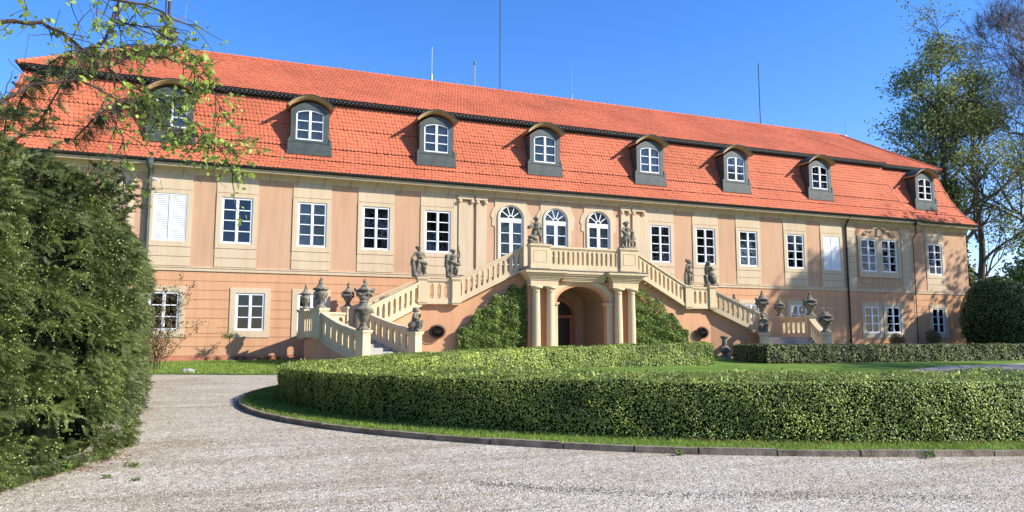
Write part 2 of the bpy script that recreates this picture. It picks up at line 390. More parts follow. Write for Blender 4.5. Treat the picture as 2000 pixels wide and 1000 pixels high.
# ---------------------------------------------------------------- chateau
F0 = 37.13; X0 = XC-27; X1 = XC+27; X2 = XC+32.8; YB = 48.93; ZG = .2
house = empty('chateau', (XC, 43, ZG), 'long two-storey peach and cream château with orange mansard roof and dormers', 'mansion')
UP = [-19.53, -16.64, -13.18, -10.03, -6.8, 6.79, 9.97, 13.15, 16.85, 19.86, 23.07, 24.93]
GF = [-19.6, -15.9, -13.1, 13.2, 16.9, 23.1, 25.0]
WW, WZ0, WZ1 = .70, 6.07, 8.27       # upper half width, sill, head
GW, GZ0, GZ1 = .65, 2.0, 3.75
def cells(mb, x0, x1, z0, z1, holes, yf, yb):
    zs = sorted({z0, z1, *[z for hh in holes for z in hh[2:] if z0 < z < z1]})
    for a, b in zip(zs, zs[1:]):
        zc = (a+b)/2; cuts = sorted([(hh[0], hh[1]) for hh in holes if hh[2] < zc < hh[3] and hh[1] > x0 and hh[0] < x1])
        x = x0
        for c0, c1 in cuts:
            if c0 > x: mb.box(x, c0, yf, yb, a, b)
            x = max(x, c1)
        if x < x1: mb.box(x, x1, yf, yb, a, b)
holesU = [(XC+u-WW, XC+u+WW, WZ0, WZ1) for u in UP]
holesG = [(XC+u-GW, XC+u+GW, GZ0, GZ1) for u in GF]
ARC = [-2.68, 0, 2.68]
holesA = [(XC+u-.93, XC+u+.93, 5.0, 9.05) for u in ARC]
wall = MB()
cells(wall, X0, X1, 4.8, 9.55, holesU+holesA, F0, F0+.4)
wing_u = 29.57
wU = [(XC+wing_u-WW+.03, XC+wing_u+WW-.03, WZ0, WZ1)]; wG = [(XC+wing_u-.6, XC+wing_u+.6, GZ0, GZ1)]
F1 = F0+.28
cells(wall, X1, X2, 4.8, 9.55, wU, F1, F1+.4)
# returns and back
wall.box(X0, X0+.4, F0+.4, YB, 0, 9.55); wall.box(X2-.4, X2, F1+.4, YB-.3, 0, 9.55); wall.box(X0, X2, YB-.3, YB, 0, 9.55)
wall.build('upper_wall', M['peach'], house)
low = MB()
doorhole = [(XC-1.6, XC+1.6, 0, 4.3)]
low_bands = [.83+.43*k for k in range(10)]
for i, z in enumerate(low_bands[:-1]):
    cells(low, X0, X1, z+.011, z+.43-.011, holesG+doorhole, F0, F0+.35)
    cells(low, X1, X2, z+.011, z+.43-.011, wG, F1, F1+.35)
cells(low, X0, X1, .0, .80, doorhole, F0+.025, F0+.4); cells(low, X0, X1, .80, 4.8, holesG+doorhole, F0+.025, F0+.4)
cells(low, X1, X2, .0, .80, [], F1+.025, F1+.4); cells(low, X1, X2, .80, 4.8, wG, F1+.025, F1+.4)
low.build('lower_wall', M['peachlow'], house)
pl = MB(); cells(pl, X0-.03, X1+.03, 0, .80, doorhole, F0-.03, F0+.02); pl.box(X1+.03, X2+.03, F1-.03, F1+.02, 0, .80); pl.box(X2, X2+.03, F1, YB, 0, .8)
pl.build('plinth', M['plinth'], house)
sc_ = MB()
for (a, b, y) in ((X0, X1+.02, F0), (X1+.02, X2+.03, F1)):
    sc_.box(a, b, y-.05, y+.01, 4.72, 4.89); sc_.box(a, b, y-.075, y+.01, 4.86, 4.915)
sc_.box(X2-.01, X2+.05, F1, YB, 4.72, 4.9)
sc_.build('string_course', M['cream'], house)
# cream bays
cp = MB()
def bay(c, y, hw=.925, w=WW):
    cells(cp, c-hw, c+hw, 4.95, 5.355, [], y-.03, y+.01); cells(cp, c-hw, c+hw, 5.38, 5.80, [], y-.03, y+.01)
    cells(cp, c-hw, c+hw, 5.825, 8.46, [(c-w, c+w, WZ0, WZ1)], y-.045, y+.01); cells(cp, c-hw, c+hw, 8.485, 9.2, [], y-.03, y+.01)
for u in UP[:-2]:
    cp = MB(); bay(XC+u, F0); cp.build('window_panel', M['cream'], house)
cp = MB(); bay(XC+wing_u, F1, .9, WW-.03); cp.build('window_panel', M['cream'], house)
for u in (-26.5, -21.45, 21.45, 26.5):
    cp = MB()
    for k in range(10):
        z = 4.95+.42*k; cp.box(XC+u-.45, XC+u+.45, F0-.03, F0+.01, z, z+.40)
    cp.build('quoin_strip', M['cream'], house)
cp = MB()
# pair window surround, pediment and apron
for sg in (1,):
    c = XC+24.0
    cells(cp, c-1.82, c+1.82, 5.75, 8.42, [(XC+23.07-WW, XC+23.07+WW, WZ0, WZ1), (XC+24.93-WW, XC+24.93+WW, WZ0, WZ1)], F0-.05, F0+.01)
    cp.box(c-1.9, c-1.7, F0-.08, F0-.045, 5.7, 8.5); cp.box(c+1.7, c+1.9, F0-.08, F0-.045, 5.7, 8.5); cp.box(c-1.9, c+1.9, F0-.10, F0-.045, 5.68, 5.8)
    pts = [(-1.35, 8.62), (-1.15, 8.58), (-1.0, 8.78), (-.8, 8.85), (-.6, 8.82), (-.45, 9.02), (0, 9.12), (.45, 9.02), (.6, 8.82), (.8, 8.85), (1.0, 8.78), (1.15, 8.58), (1.35, 8.62)]
    cp.tube([(c+p[0], F0-.06, p[1]) for p in pts], .075, 6)
    cp.yprism([(c-.2, 8.5), (c+.2, 8.5), (c+.12, 8.95), (c-.12, 8.95)], F0-.09, F0)
    ap = [(-1.7, 5.55), (-1.7, 5.35), (-1.3, 5.2), (-.9, 5.35), (-.6, 5.15), (-.3, 5.1), (0, 5.3), (.3, 5.1), (.6, 5.15), (.9, 5.35), (1.3, 5.2), (1.7, 5.35), (1.7, 5.55)]
    cp.tube([(c+p[0], F0-.01, p[1]) for p in ap], .03, 4)
    cp.tube([(c+.2*math.cos(a), F0-.01, 5.33+.26*math.sin(a)) for a in np.linspace(0, 6.28, 13)[:-1]], .03, 4, closed=True)
    # frames round the ground floor windows
cp.build('pair_window_surround', M['cream'], house)
for u, yy, w in [(u, F0, GW) for u in GF]+[(wing_u, F1, .6)]:
    cp = MB(); cells(cp, XC+u-w-.25, XC+u+w+.25, 1.67, 4.0, [(XC+u-w, XC+u+w, GZ0, GZ1)], yy-.035, yy+.024); cp.build('window_surround', M['cream'], house)
# giant pilasters of the centre
for s in (-1, 1):
    ps = MB()
    for (a, b) in ((4.12, 4.70), (4.88, 5.68)):
        x0, x1 = sorted((XC+s*a, XC+s*b)); ps.box(x0, x1, F0-.09, F0, 4.93, 8.75); ps.box(x0-.04, x1+.04, F0-.13, F0, 8.98, 9.2); ps.box(x0-.05, x1+.05, F0-.12, F0, 4.93, 5.3)
        for e in (x0+.06, x1-.06):
            ps.lathe([(.03, -.1), (.1, -.06), (.1, .06), (.03, .1)], n=10)
            k = len(ps.v)-40
            for i in range(k, len(ps.v)):
                v = ps.v[i]; ps.v[i] = (e+v[0], F0-.14+v[2]*.8, 8.86+v[1])
    x0, x1 = sorted((XC+s*5.72, XC+s*5.95)); ps.box(x0, x1, F0-.04, F0, 4.93, 9.1)
    ps.build('pilaster_pair', M['cream'], house)

def archpoly(c, r, zb, zs, n=14, rz=None):
    rz = rz or r
    return [(c-r, zb)] + [(c-r*math.cos(math.pi*i/n), zs+rz*math.sin(math.pi*i/n)) for i in range(n+1)] + [(c+r, zb)]
def archpanel(mb, x0, x1, z0, z1, c, r, zs, yf, yb, rz=None, n=14):
    """rectangular slab with an arched opening reaching its lower edge"""
    pin = archpoly(c, r, z0, zs, n, rz)
    k = len(mb.v); m = len(pin); out = []
    for i, (x, z) in enumerate(pin):
        if i == 0: out.append((x0, z0))
        elif i == m-1: out.append((x1, z0))
        elif i == 1: out.append((x0, zs))
        elif i == m-2: out.append((x1, zs))
        else:
            dx, dz = x-c, z-zs; tx = ((x1-c) if dx > 0 else (c-x0))/max(abs(dx), 1e-6); tz = (z1-zs)/max(dz, 1e-6); t = min(tx, tz)
            out.append((c+dx*t, zs+dz*t))
    # insert corners by snapping nearest
    for cx in (x0, x1):
        j = min(range(2, m-2), key=lambda i: (out[i][0]-cx)**2+(out[i][1]-z1)**2); out[j] = (cx, z1)
    for y in (yf, yb):
        mb.v += [(p[0], y, p[1]) for p in pin] + [(p[0], y, p[1]) for p in out]
    for i in range(m-1):
        mb.f.append((k+i, k+i+1, k+m+i+1, k+m+i)); mb.f.append((k+2*m+i, k+3*m+i, k+3*m+i+1, k+2*m+i+1))
        mb.f.append((k+i, k+2*m+i, k+2*m+i+1, k+i+1)); mb.f.append((k+m+i, k+m+i+1, k+3*m+i+1, k+3*m+i))
def archring(mb, c, r0, r1, zb, zs, yf, yb, n=18):
    a = archpoly(c, r0, zb, zs, n); b = archpoly(c, r1, zb, zs, n); k = len(mb.v); m = len(a)
    for y in (yf, yb): mb.v += [(p[0], y, p[1]) for p in a] + [(p[0], y, p[1]) for p in b]
    for i in range(m-1):
        mb.f += [(k+i, k+i+1, k+m+i+1, k+m+i), (k+2*m+i, k+3*m+i, k+3*m+i+1, k+2*m+i+1), (k+i, k+2*m+i, k+2*m+i+1, k+i+1), (k+m+i, k+m+i+1, k+3*m+i+1, k+3*m+i)]
    mb.f += [(k, k+m, k+3*m, k+2*m), (k+m-1, k+3*m-1, k+4*m-1, k+2*m-1)]
def bars(mb, x0, x1, z0, z1, y, cols, rows, fw=.09, mw=.10, bw=.045):
    """casement bars: outer frame, centre mullion, glazing bars"""
    mb.box(x0, x0+fw, y, y+.07, z0, z1); mb.box(x1-fw, x1, y, y+.07, z0, z1); mb.box(x0+fw, x1-fw, y, y+.07, z0, z0+fw); mb.box(x0+fw, x1-fw, y, y+.07, z1-fw, z1)
    c = (x0+x1)/2
    if cols == 2: mb.box(c-mw/2, c+mw/2, y-.015, y+.068, z0+fw, z1-fw)
    for r in range(1, rows):
        z = z0+fw+(z1-z0-2*fw)*r/rows
        mb.box(x0+fw, c-mw/2, y+.012, y+.062, z-bw/2, z+bw/2); mb.box(c+mw/2, x1-fw, y+.012, y+.062, z-bw/2, z+bw/2)
    # inner sash edge of each casement
    for a, b in ((x0+fw, c-mw/2), (c+mw/2, x1-fw)):
        mb.box(a, a+.022, y+.02, y+.066, z0+fw, z1-fw); mb.box(b-.022, b, y+.02, y+.066, z0+fw, z1-fw)
_cache = {}
def cached(key, fn):
    if key not in _cache: _cache[key] = fn()
    return _cache[key]
def curtain_mesh(w, z0, z1):
    xs = np.linspace(-w, w, 40); mb = MB()
    for x in xs: yy = .03*math.sin(x*38)+.015*math.sin(x*71+1); mb.v += [(x, yy, z0), (x, yy+.01*math.sin(x*20), z1)]
    mb.f = [(2*i, 2*i+2, 2*i+3, 2*i+1) for i in range(len(xs)-1)]
    return mb.mesh('curtain', True)
def rectwin(c, y, w, z0, z1, rows, behind=None, cm='curtain'):
    loc = (c, y, 0)
    me = cached(('w', w, z0, rows), lambda: (lambda b: (bars(b, -w, w, z0, z1, .02, 2, rows), b.box(-w, w, .09, .3, z0-.02, z0+.02), b)[-1])(MB()).mesh('window'))
    o = mobj('window', me, M['white'], house, loc)
    mobj('pane', cached(('p', w, z0), lambda: MB().box(-w+.03, w-.03, .062, .07, z0+.03, z1-.03).mesh('pane')), M['glass'], o, loc)
    if behind == 'sky_sheet': mobj('sky_sheet', cached(('bl', w, z0), lambda: MB().box(-w, w, .2, .22, z0, z1).mesh('sky_sheet')), M['blue'], o, loc)  # blue sheet added in place of the sky's reflection
    elif behind == 'full': mobj('curtain', cached(('cf', w, z0, cm), lambda: curtain_mesh(w, z0, z1)), M[cm], o, (c, y+.25, 0))
    elif behind == 'side':
        mobj('curtain', cached(('cs', w, z0, cm), lambda: curtain_mesh(w*.3, z0, z1)), M[cm], o, (c-w*.72, y+.25, 0))
        mobj('curtain', cached(('cs', w, z0, cm), lambda: None), M[cm], o, (c+w*.72, y+.25, 0))
    return o
def shutter(c, y, w, z0, z1):
    def mk():
        b = MB(); b.box(-w, -w+.06, .0, .06, z0, z1); b.box(w-.06, w, 0, .06, z0, z1); b.box(-w+.06, w-.06, 0, .06, z0, z0+.07); b.box(-w+.06, w-.06, 0, .06, z1-.07, z1)
        b.box(-.05, .05, -.012, .058, z0+.07, z1-.07)
        for a, e in ((-w+.06, -.05), (.05, w-.06)):
            z = z0+.1
            while z < z1-.1:
                b.add([(a, .0, z), (e, .0, z), (e, .045, z+.085), (a, .045, z+.085), (a, .01, z-.012), (e, .01, z-.012), (e, .055, z+.075), (a, .055, z+.075)], [(0,1,2,3),(4,7,6,5),(0,4,5,1),(2,6,7,3)]); z += .088
        b.box(-w+.05, w-.05, .056, .07, z0+.05, z1-.05)
        return b.mesh('shutter')
    return mobj('shutter', cached(('sh', w, z0), mk), M['white'], house, (c, y, 0))
for u in UP:
    c = XC+u
    if u in (-19.53, 19.86): shutter(c, F0-.02, WW, WZ0, WZ1); continue
    b = 'sky_sheet' if u in (-16.64,) else 'full' if u in (-13.18,) else 'side'
    rectwin(c, F0-.02, WW, WZ0, WZ1, 4, b, 'curtain' if u in (-13.18,) else 'curtaindark')
rectwin(XC+wing_u, F1-.02, WW-.03, WZ0, WZ1, 4)
for u in GF: rectwin(XC+u, F0-.01, GW, GZ0, GZ1, 3, 'full' if u > 20 else 'side' if u > 0 else None)
rectwin(XC+wing_u, F1-.01, .6, GZ0, GZ1, 3, 'full')
# arched windows of the centre
sur = MB()
for u in ARC:
    c = XC+u
    archpanel(sur, c-.94, c+.94, 5.0, 9.1, c, .72, 8.12, F0-.04, F0+.3)
    archring(sur, c, .72, .80, 5.0, 8.12, F0-.09, F0-.041)
    for s in (-1, 1):   # ears of the surround
        sur.yprism([(c+s*.94, 7.6), (c+s*1.12, 7.7), (c+s*1.08, 8.05), (c+s*1.2, 8.15), (c+s*1.1, 8.5), (c+s*.94, 8.75)][::s], F0-.035, F0)
    def mk():
        b = MB(); r = .72
        archring(b, 0, r-.08, r, 5.1, 8.12, .03, .1)
        b.box(-r+.08, r-.08, .02, .1, 7.98, 8.12); b.box(-.05, .05, .02, .1, 5.1, 7.98)
        b.box(-r+.08, -.05, .03, .1, 7.88, 7.98); b.box(.05, r-.08, .03, .1, 7.88, 7.98)
        for a, e in ((-r+.08, -.05), (.05, r-.08)):
            b.box(a, a+.05, .03, .09, 5.1, 7.88); b.box(e-.045, e, .03, .09, 5.1, 7.88)
            for z in (5.6, 6.17, 6.74, 7.31): b.box(a+.05, e-.045, .04, .085, z-.02, z+.02)
        archring(b, 0, .13, .18, 8.12, 8.12, .04, .09)
        for an in (36, 72, 108, 144):
            dx, dz = math.cos(R(an)), math.sin(R(an)); nx, nz = -dz*.022, dx*.022
            b.yprism([(dx*.17+nx, 8.12+dz*.17+nz), (dx*.65+nx, 8.12+dz*.65+nz), (dx*.65-nx, 8.12+dz*.65-nz), (dx*.17-nx, 8.12+dz*.17-nz)][::-1], .045, .085)
        return b.mesh('arched_window')
    o = mobj('arched_window', cached('aw', mk), M['white'], house, (c, F0-.03, 0))
    mobj('pane', cached('awp', lambda: MB().yprism(archpoly(0, .69, 5.1, 8.12), .066, .072).mesh('pane')), M['glass'], o, (c, F0-.03, 0))
    mobj('curtain', cached('awc', lambda: curtain_mesh(.70, 5.1, 8.8)), M['greyroom'], o, (c, F0+.16, 0))  # sheet added as a pale back, imitates the light interior
sur.build('arched_surrounds', M['cream'], house)
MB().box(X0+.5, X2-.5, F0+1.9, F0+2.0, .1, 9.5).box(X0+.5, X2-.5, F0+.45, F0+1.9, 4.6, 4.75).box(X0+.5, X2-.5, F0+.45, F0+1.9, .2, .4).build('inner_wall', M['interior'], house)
# small service hatches in the wall
for c in (-.60, -.12):
    hb = MB(); hb.box(c-.23, c+.23, F0-.018, F0+.01, 1.86, 2.42); hb.box(c-.24, c-.232, F0-.02, F0, 1.85, 2.43); hb.tube([(c+.19, F0-.02, 2.1), (c+.19, F0-.03, 2.16)], .01, 5)
    hb.build('hatch_door', M['peachlow'], house)
# cornice, gutter
co_ = MB()
co_.ringloft(X0, X1, F0, YB, [(0, 9.20), (.05, 9.20), (.06, 9.27), (.11, 9.31), (.13, 9.42), (.17, 9.46), (.47, 9.50), (.47, 9.475), (.50, 9.475), (.50, 9.62), (0, 9.66)])
co_.ringloft(X1-3, X2, F1, YB-.28, [(0, 9.20), (.05, 9.20), (.06, 9.27), (.11, 9.31), (.13, 9.42), (.17, 9.46), (.47, 9.50), (.47, 9.475), (.50, 9.475), (.50, 9.62), (0, 9.655)])
co_.build('cornice', M['hood'] if False else M['cream'], house)
gt = MB()
gp = [(.59+.085*math.cos(a), 9.72+.085*math.sin(a)) for a in np.linspace(math.pi, 2*math.pi, 7)]
gt.ringloft(X0, X1, F0, YB, gp+[(.68, 9.745)]+[(.665, 9.72)]+[(.59+.07*math.cos(a), 9.72+.07*math.sin(a)) for a in np.linspace(2*math.pi, math.pi, 7)])
gt.ringloft(X1-2, X2, F1, YB-.28, gp+[(.68, 9.745)]+[(.665, 9.72)])
x = X0+.3
while x < X2:                                                # gutter hooks hanging down the cornice
    y = F0 if x < X1 else F1
    gt.tube([(x, y-.52, 9.63), (x, y-.47, 9.48), (x-.02, y-.2, 9.38), (x-.05, y-.1, 9.12), (x-.08, y-.05, 9.05)], .009, 4); x += 1.28
gt.build('gutter', M['gutter'], house)
for xx, yy, m in ((-3.1, F0-.12, M['zinc']), (38.39, F0-.10, M['iron'])):
    d = MB(); d.tube([(xx, yy, .3), (xx, yy, 9.0), (xx, yy-.1, 9.2), (xx, F0-.5, 9.62)], .06 if xx > 0 else .085, 8)
    if xx < 0: d.lathe([(.09, 9.25), (.15, 9.45), (.15, 9.62), (.17, 9.64), (.17, 9.70), (.12, 9.71)], (xx, F0-.62), 12)
    for z in (1.5, 3.5, 5.5, 7.5): d.lathe([(.1, z), (.1, z+.04)], (xx, yy), 10)
    d.build('downpipe', m, house, smooth=False)
d = MB(); d.lathe([(.05, 8.8), (.05, 9.3), (.13, 9.42), (.13, 9.62), (.16, 9.66), (.05, 9.67)], (X1-.05, F0-.5), 8); d.tube([(X1-.05, F0-.5, 8.8), (X1+.1, F0-.1, 8.5), (X1+.1, F0-.04, .4)], .03, 6)
d.build('downpipe', M['gutter'], house)
# ---- roof shells
MPROF = [(.56, 9.72), (.15, 10.22), (-.3, 10.95), (-.75, 12.1), (-1.2, 13.72)]
RZ = 17.35
rf = MB()
rf.ringloft(X0, X1, F0, YB, MPROF)
rf.ringloft(X0, X1, F0, YB, [(-.9, 13.93), (-5.9, RZ)], cap=True)
dz_ = MPROF
rf.ringloft(X1-6, X2, F1, YB-.28, MPROF)
rf.ringloft(X1-12, X2, F1, YB-.28, [(-.9, 13.93), (-5.62, RZ-.02)], cap=True)
roof = rf.build('roof', M['tilebase'], house)
fz = MB()
for (a, b, c, d_) in ((X0, X1, F0, YB), (X1-6, X2, F1, YB-.28)):
    fz.ringloft(a, b, c, d_, [(-1.21, 13.64), (-1.14, 13.65), (-1.12, 13.72), (-.95, 13.76), (-.86, 13.86), (-.86, 13.915), (-1.3, 13.92)])
x = X0+1.2
while x < X2-1.1:                                            # row of small brackets under the upper eave
    y = F0 if x < X1-1 else F1
    fz.box(x, x+.09, y+.93, y+1.12, 13.72, 13.82); x += .21
fz.build('upper_eave', M['darkwood'], house)
dots = MB(); x = X0+1.2  # pale dots imitate sunlight showing between the tile edges
while x < X2-1.1:
    y = F0 if x < X1-1 else F1
    dots.box(x+.10, x+.165, y+.89, y+.90, 13.80, 13.835); x += .21
dots.build('eave_light_dots', M['steel'], house)

def poly_at(prof, s):
    """point (out, z) and tangent at arc length s, from the bottom"""
    for (o0, z0), (o1, z1) in zip(prof, prof[1:]):
        L = math.hypot(o1-o0, z1-z0)
        if s <= L+1e-6: return o0+(o1-o0)*s/L, z0+(z1-z0)*s/L, (o1-o0)/L, (z1-z0)/L
        s -= L
    return o1, z1, (o1-o0)/L, (z1-z0)/L
def tiles(prof, x0, x1, yw, tw, ex, lift, name, xmin=None, clipfn=None):
    V = []; Fq = []; tot = sum(math.hypot(b[0]-a[0], b[1]-a[1]) for a, b in zip(prof, prof[1:]))
    n = int(tot/ex); ex = tot/n; L = ex*1.9
    shape = [(-.5, 1), (-.5, .28), (-.36, .08), (0, 0), (.36, .08), (.5, .28), (.5, 1)]
    for r in range(n+0):
        s0 = r*ex; o, z, to, tz = poly_at(prof, s0+.001)
        nx = -tz; # outward normal in (out,z): out component
        no, nz = tz, -to
        xa = x0-o; xb = x1+o; off = (tw/2 if r % 2 else 0); k = int((xb-xa)/tw)+1
        for i in range(k):
            xc = xa+off+i*tw
            if xc < xa or xc > xb: continue
            if clipfn and not clipfn(xc, s0/tot): continue
            b = len(V); jj = random.uniform(-.006, .006); tl = random.uniform(-.012, .012); lf = lift*random.uniform(.8, 1.35)
            top = []
            for (px, pt) in shape:
                d = pt*L; oo = o+to*d; zz = z+tz*d
                hgt = lf*(1-pt*.5)-.0*pt if pt < 1 else .004
                if d+s0 > tot: oo = o+to*(tot-s0); zz = z+tz*(tot-s0)
                top.append((xc+px*(tw-.006)+jj+tl*pt, yw-(oo+no*hgt), zz+nz*hgt))
            V += top
            th = .014
            V += [(p[0], p[1]+no*th, p[2]-nz*th) for p in top[1:6]]
            Fq.append(tuple(range(b, b+7)))
            for q in range(4): Fq.append((b+1+q, b+7+q, b+8+q, b+2+q))
    mb = MB(); mb.v = V; mb.f = Fq
    me = bpy.data.meshes.new(name); me.from_pydata(V, [], Fq); me.update()
    return mobj(name, me, M['tile'], house)
def seam_low(x, t):   # wing tiles only beyond the centre block's corner
    return x > X1 + poly_at(MPROF, t*4.2)[0] - .05
tiles(MPROF, X0, X1, F0, .19, .205, .042, 'lower_roof_tiles')
tiles(MPROF, X1-6, X2, F1, .19, .205, .042, 'lower_roof_tiles', clipfn=seam_low)
UPROF = [(-.86, 13.93), (-5.9, RZ)]
tiles(UPROF, X0, X1, F0, .19, .165, .032, 'upper_roof_tiles')
tiles([(-.86, 13.93), (-5.62, RZ-.02)], X1-12, X2, F1, .19, .165, .032, 'upper_roof_tiles', clipfn=lambda x, t: x > X1-.8-5*t)
rc = MB()
def ridge(p, q, step=.36, r=.10):
    p = Vector(p); q = Vector(q); L = (q-p).length; n = int(L/step)
    for i in range(n):
        a = p+(q-p)*(i/n); b = p+(q-p)*((i+1.12)/n); rc.tube([a, b], [r*1.12, r*.9], 8)
RY = F0+5.9
ridge((X0+5.9, RY, RZ), (X2-5.62, RY, RZ)); ridge((X0+.86, F0+.86, 13.95), (X0+5.9, RY, RZ)); ridge((X1-.86, F0+.86, 13.95), (X1-5.9, RY, RZ), r=.06); ridge((X2-.86, F1+.86, 13.95), (X2-5.62, RY, RZ))
for (cx, cy, sg) in ((X0, F0, 1), (X2, F1, -1), (X1, F0, -1)):
    for (o0, z0), (o1, z1) in zip(MPROF, MPROF[1:]): ridge((cx-sg*o0, cy-o0, z0), (cx-sg*o1, cy-o1, z1), r=.07 if cx != X1 else .05)
x = X0+7
while x < X2-6: rc.box(x, x+.03, RY-.02, RY+.02, RZ+.05, RZ+.22); x += 1.45
rc.build('ridge_tiles', M['tile'], house)
# dark patch at the foot of the mast is lead flashing
# ---- dormers
DXS = [-2.35, 3.93, 10.45, 16.75, 23.6, 29.85, 36.61, 46.39]
def dormer(c, yf):
    loc = (c, yf, 0); b = MB(); w = .93; zs = 12.93; top = lambda x, ww, rise, z0: z0+rise*(1-(x/ww)**2)
    xs = np.linspace(-w, w, 13); win = .68; wz0, wz1, wr = 11.42, 12.82, .16
    # cheeks and body: a solid with arched top, front face built round the window opening
    arc = [(x, top(x, w, .42, zs)) for x in xs]
    front = [(-w, 11.45)] + arc + [(w, 11.45)]
    # front as columns
    cols = sorted(set([-w, -win, win, w] + list(xs)))
    for a, e in zip(cols, cols[1:]):
        za, ze = top(a, w, .42, zs), top(e, w, .42, zs); m_ = (a+e)/2
        if abs(m_) < win:
            wa, we = wz1+wr*(1-(a/win)**2), wz1+wr*(1-(e/win)**2)
            b.yprism([(a, wa), (e, we), (e, ze), (a, za)], 0, .18); b.yprism([(a, 11.2), (e, 11.2), (e, wz0), (a, wz0)], 0, .18)
        else: b.yprism([(a, 11.2), (e, 11.2), (e, ze), (a, za)], 0, .18)
    b.yprism([(-1.06, 10.72), (1.06, 10.72), (1.06, 11.38), (w, 11.58), (w, 11.2), (-w, 11.2), (-w, 11.58), (-1.06, 11.38)], -.03, .5)
    b.box(-1.09, 1.09, -.06, .05, 10.66, 10.80); b.box(-w, w, -.02, .02, 11.30, 11.36)
    b.box(-w, -w+.08, .18, 2.2, 10.6, zs+.02); b.box(w-.08, w, .18, 2.2, 10.6, zs+.02)
    for (a, za), (e, ze) in zip(arc, arc[1:]): b.yprism([(a, za-.06), (e, ze-.06), (e, ze), (a, za)], .18, 2.2)
    bo = mobj('dormer', cached('dm', lambda: b.mesh('dormer')), M['zinc'], house, loc)
    hb = MB(); hw = 1.12
    xs2 = np.linspace(-hw, hw, 15)
    for k, (yo, t0, t1, ww) in enumerate(((-.26, .07, .125, .99), (-.20, .02, .07, .96), (-.12, -.03, .02, .93))):
        pr = [(x*ww, top(x*ww, hw, .55, 12.98)) for x in xs2]
        for (a, za), (e, ze) in zip(pr, pr[1:]): hb.yprism([(a, za+t0), (e, ze+t0), (e, ze+t1), (a, za+t1)], yo, 1.6)
    mobj('hood', cached('dh', lambda: hb.mesh('hood')), M['hood'], bo, loc)
    lb = MB(); pr = [(x*1.02, top(x, hw, .55, 12.98)) for x in xs2]
    for (a, za), (e, ze) in zip(pr, pr[1:]): lb.yprism([(a, za+.13), (e, ze+.13), (e, ze+.15), (a, za+.15)], -.32, 2.1)
    mobj('hood_flashing', cached('dl', lambda: lb.mesh('fl')), M['zinc'], bo, loc)
    def mk():
        f = MB(); y = .04
        f.box(-win, -win+.07, y, y+.06, wz0, wz1); f.box(win-.07, win, y, y+.06, wz0, wz1); f.box(-win+.07, win-.07, y, y+.06, wz0, wz0+.07); f.box(-.06, .06, y-.02, y+.06, wz0+.07, wz1+wr-.06)
        for a, e in zip(np.linspace(-win, win, 11), np.linspace(-win, win, 11)[1:]):
            f.yprism([(a, wz1+wr*(1-(a/win)**2)-.07), (e, wz1+wr*(1-(e/win)**2)-.07), (e, wz1+wr*(1-(e/win)**2)), (a, wz1+wr*(1-(a/win)**2))], y, y+.061)
        for z in (11.92, 12.40): f.box(-win+.07, -.06, y+.01, y+.05, z-.022, z+.022); f.box(.06, win-.07, y+.01, y+.05, z-.022, z+.022)
        return f.mesh('window')
    mobj('window', cached('dw', mk), M['white'], bo, loc)
    mobj('pane', cached('dp', lambda: MB().yprism([(-win, wz0), (win, wz0), (win, wz1), (.4, wz1+.1), (0, wz1+wr), (-.4, wz1+.1), (-win, wz1)], .085, .092).mesh('p')), M['glass'], bo, loc)
    mobj('curtain', cached('dc', lambda: curtain_mesh(.62, wz0, wz1+.1)), M['curtain'], bo, (c, yf+.3, 0))
for dx_ in DXS[:-1]: dormer(dx_, 37.22)
dormer(DXS[-1]+.1, 37.5)

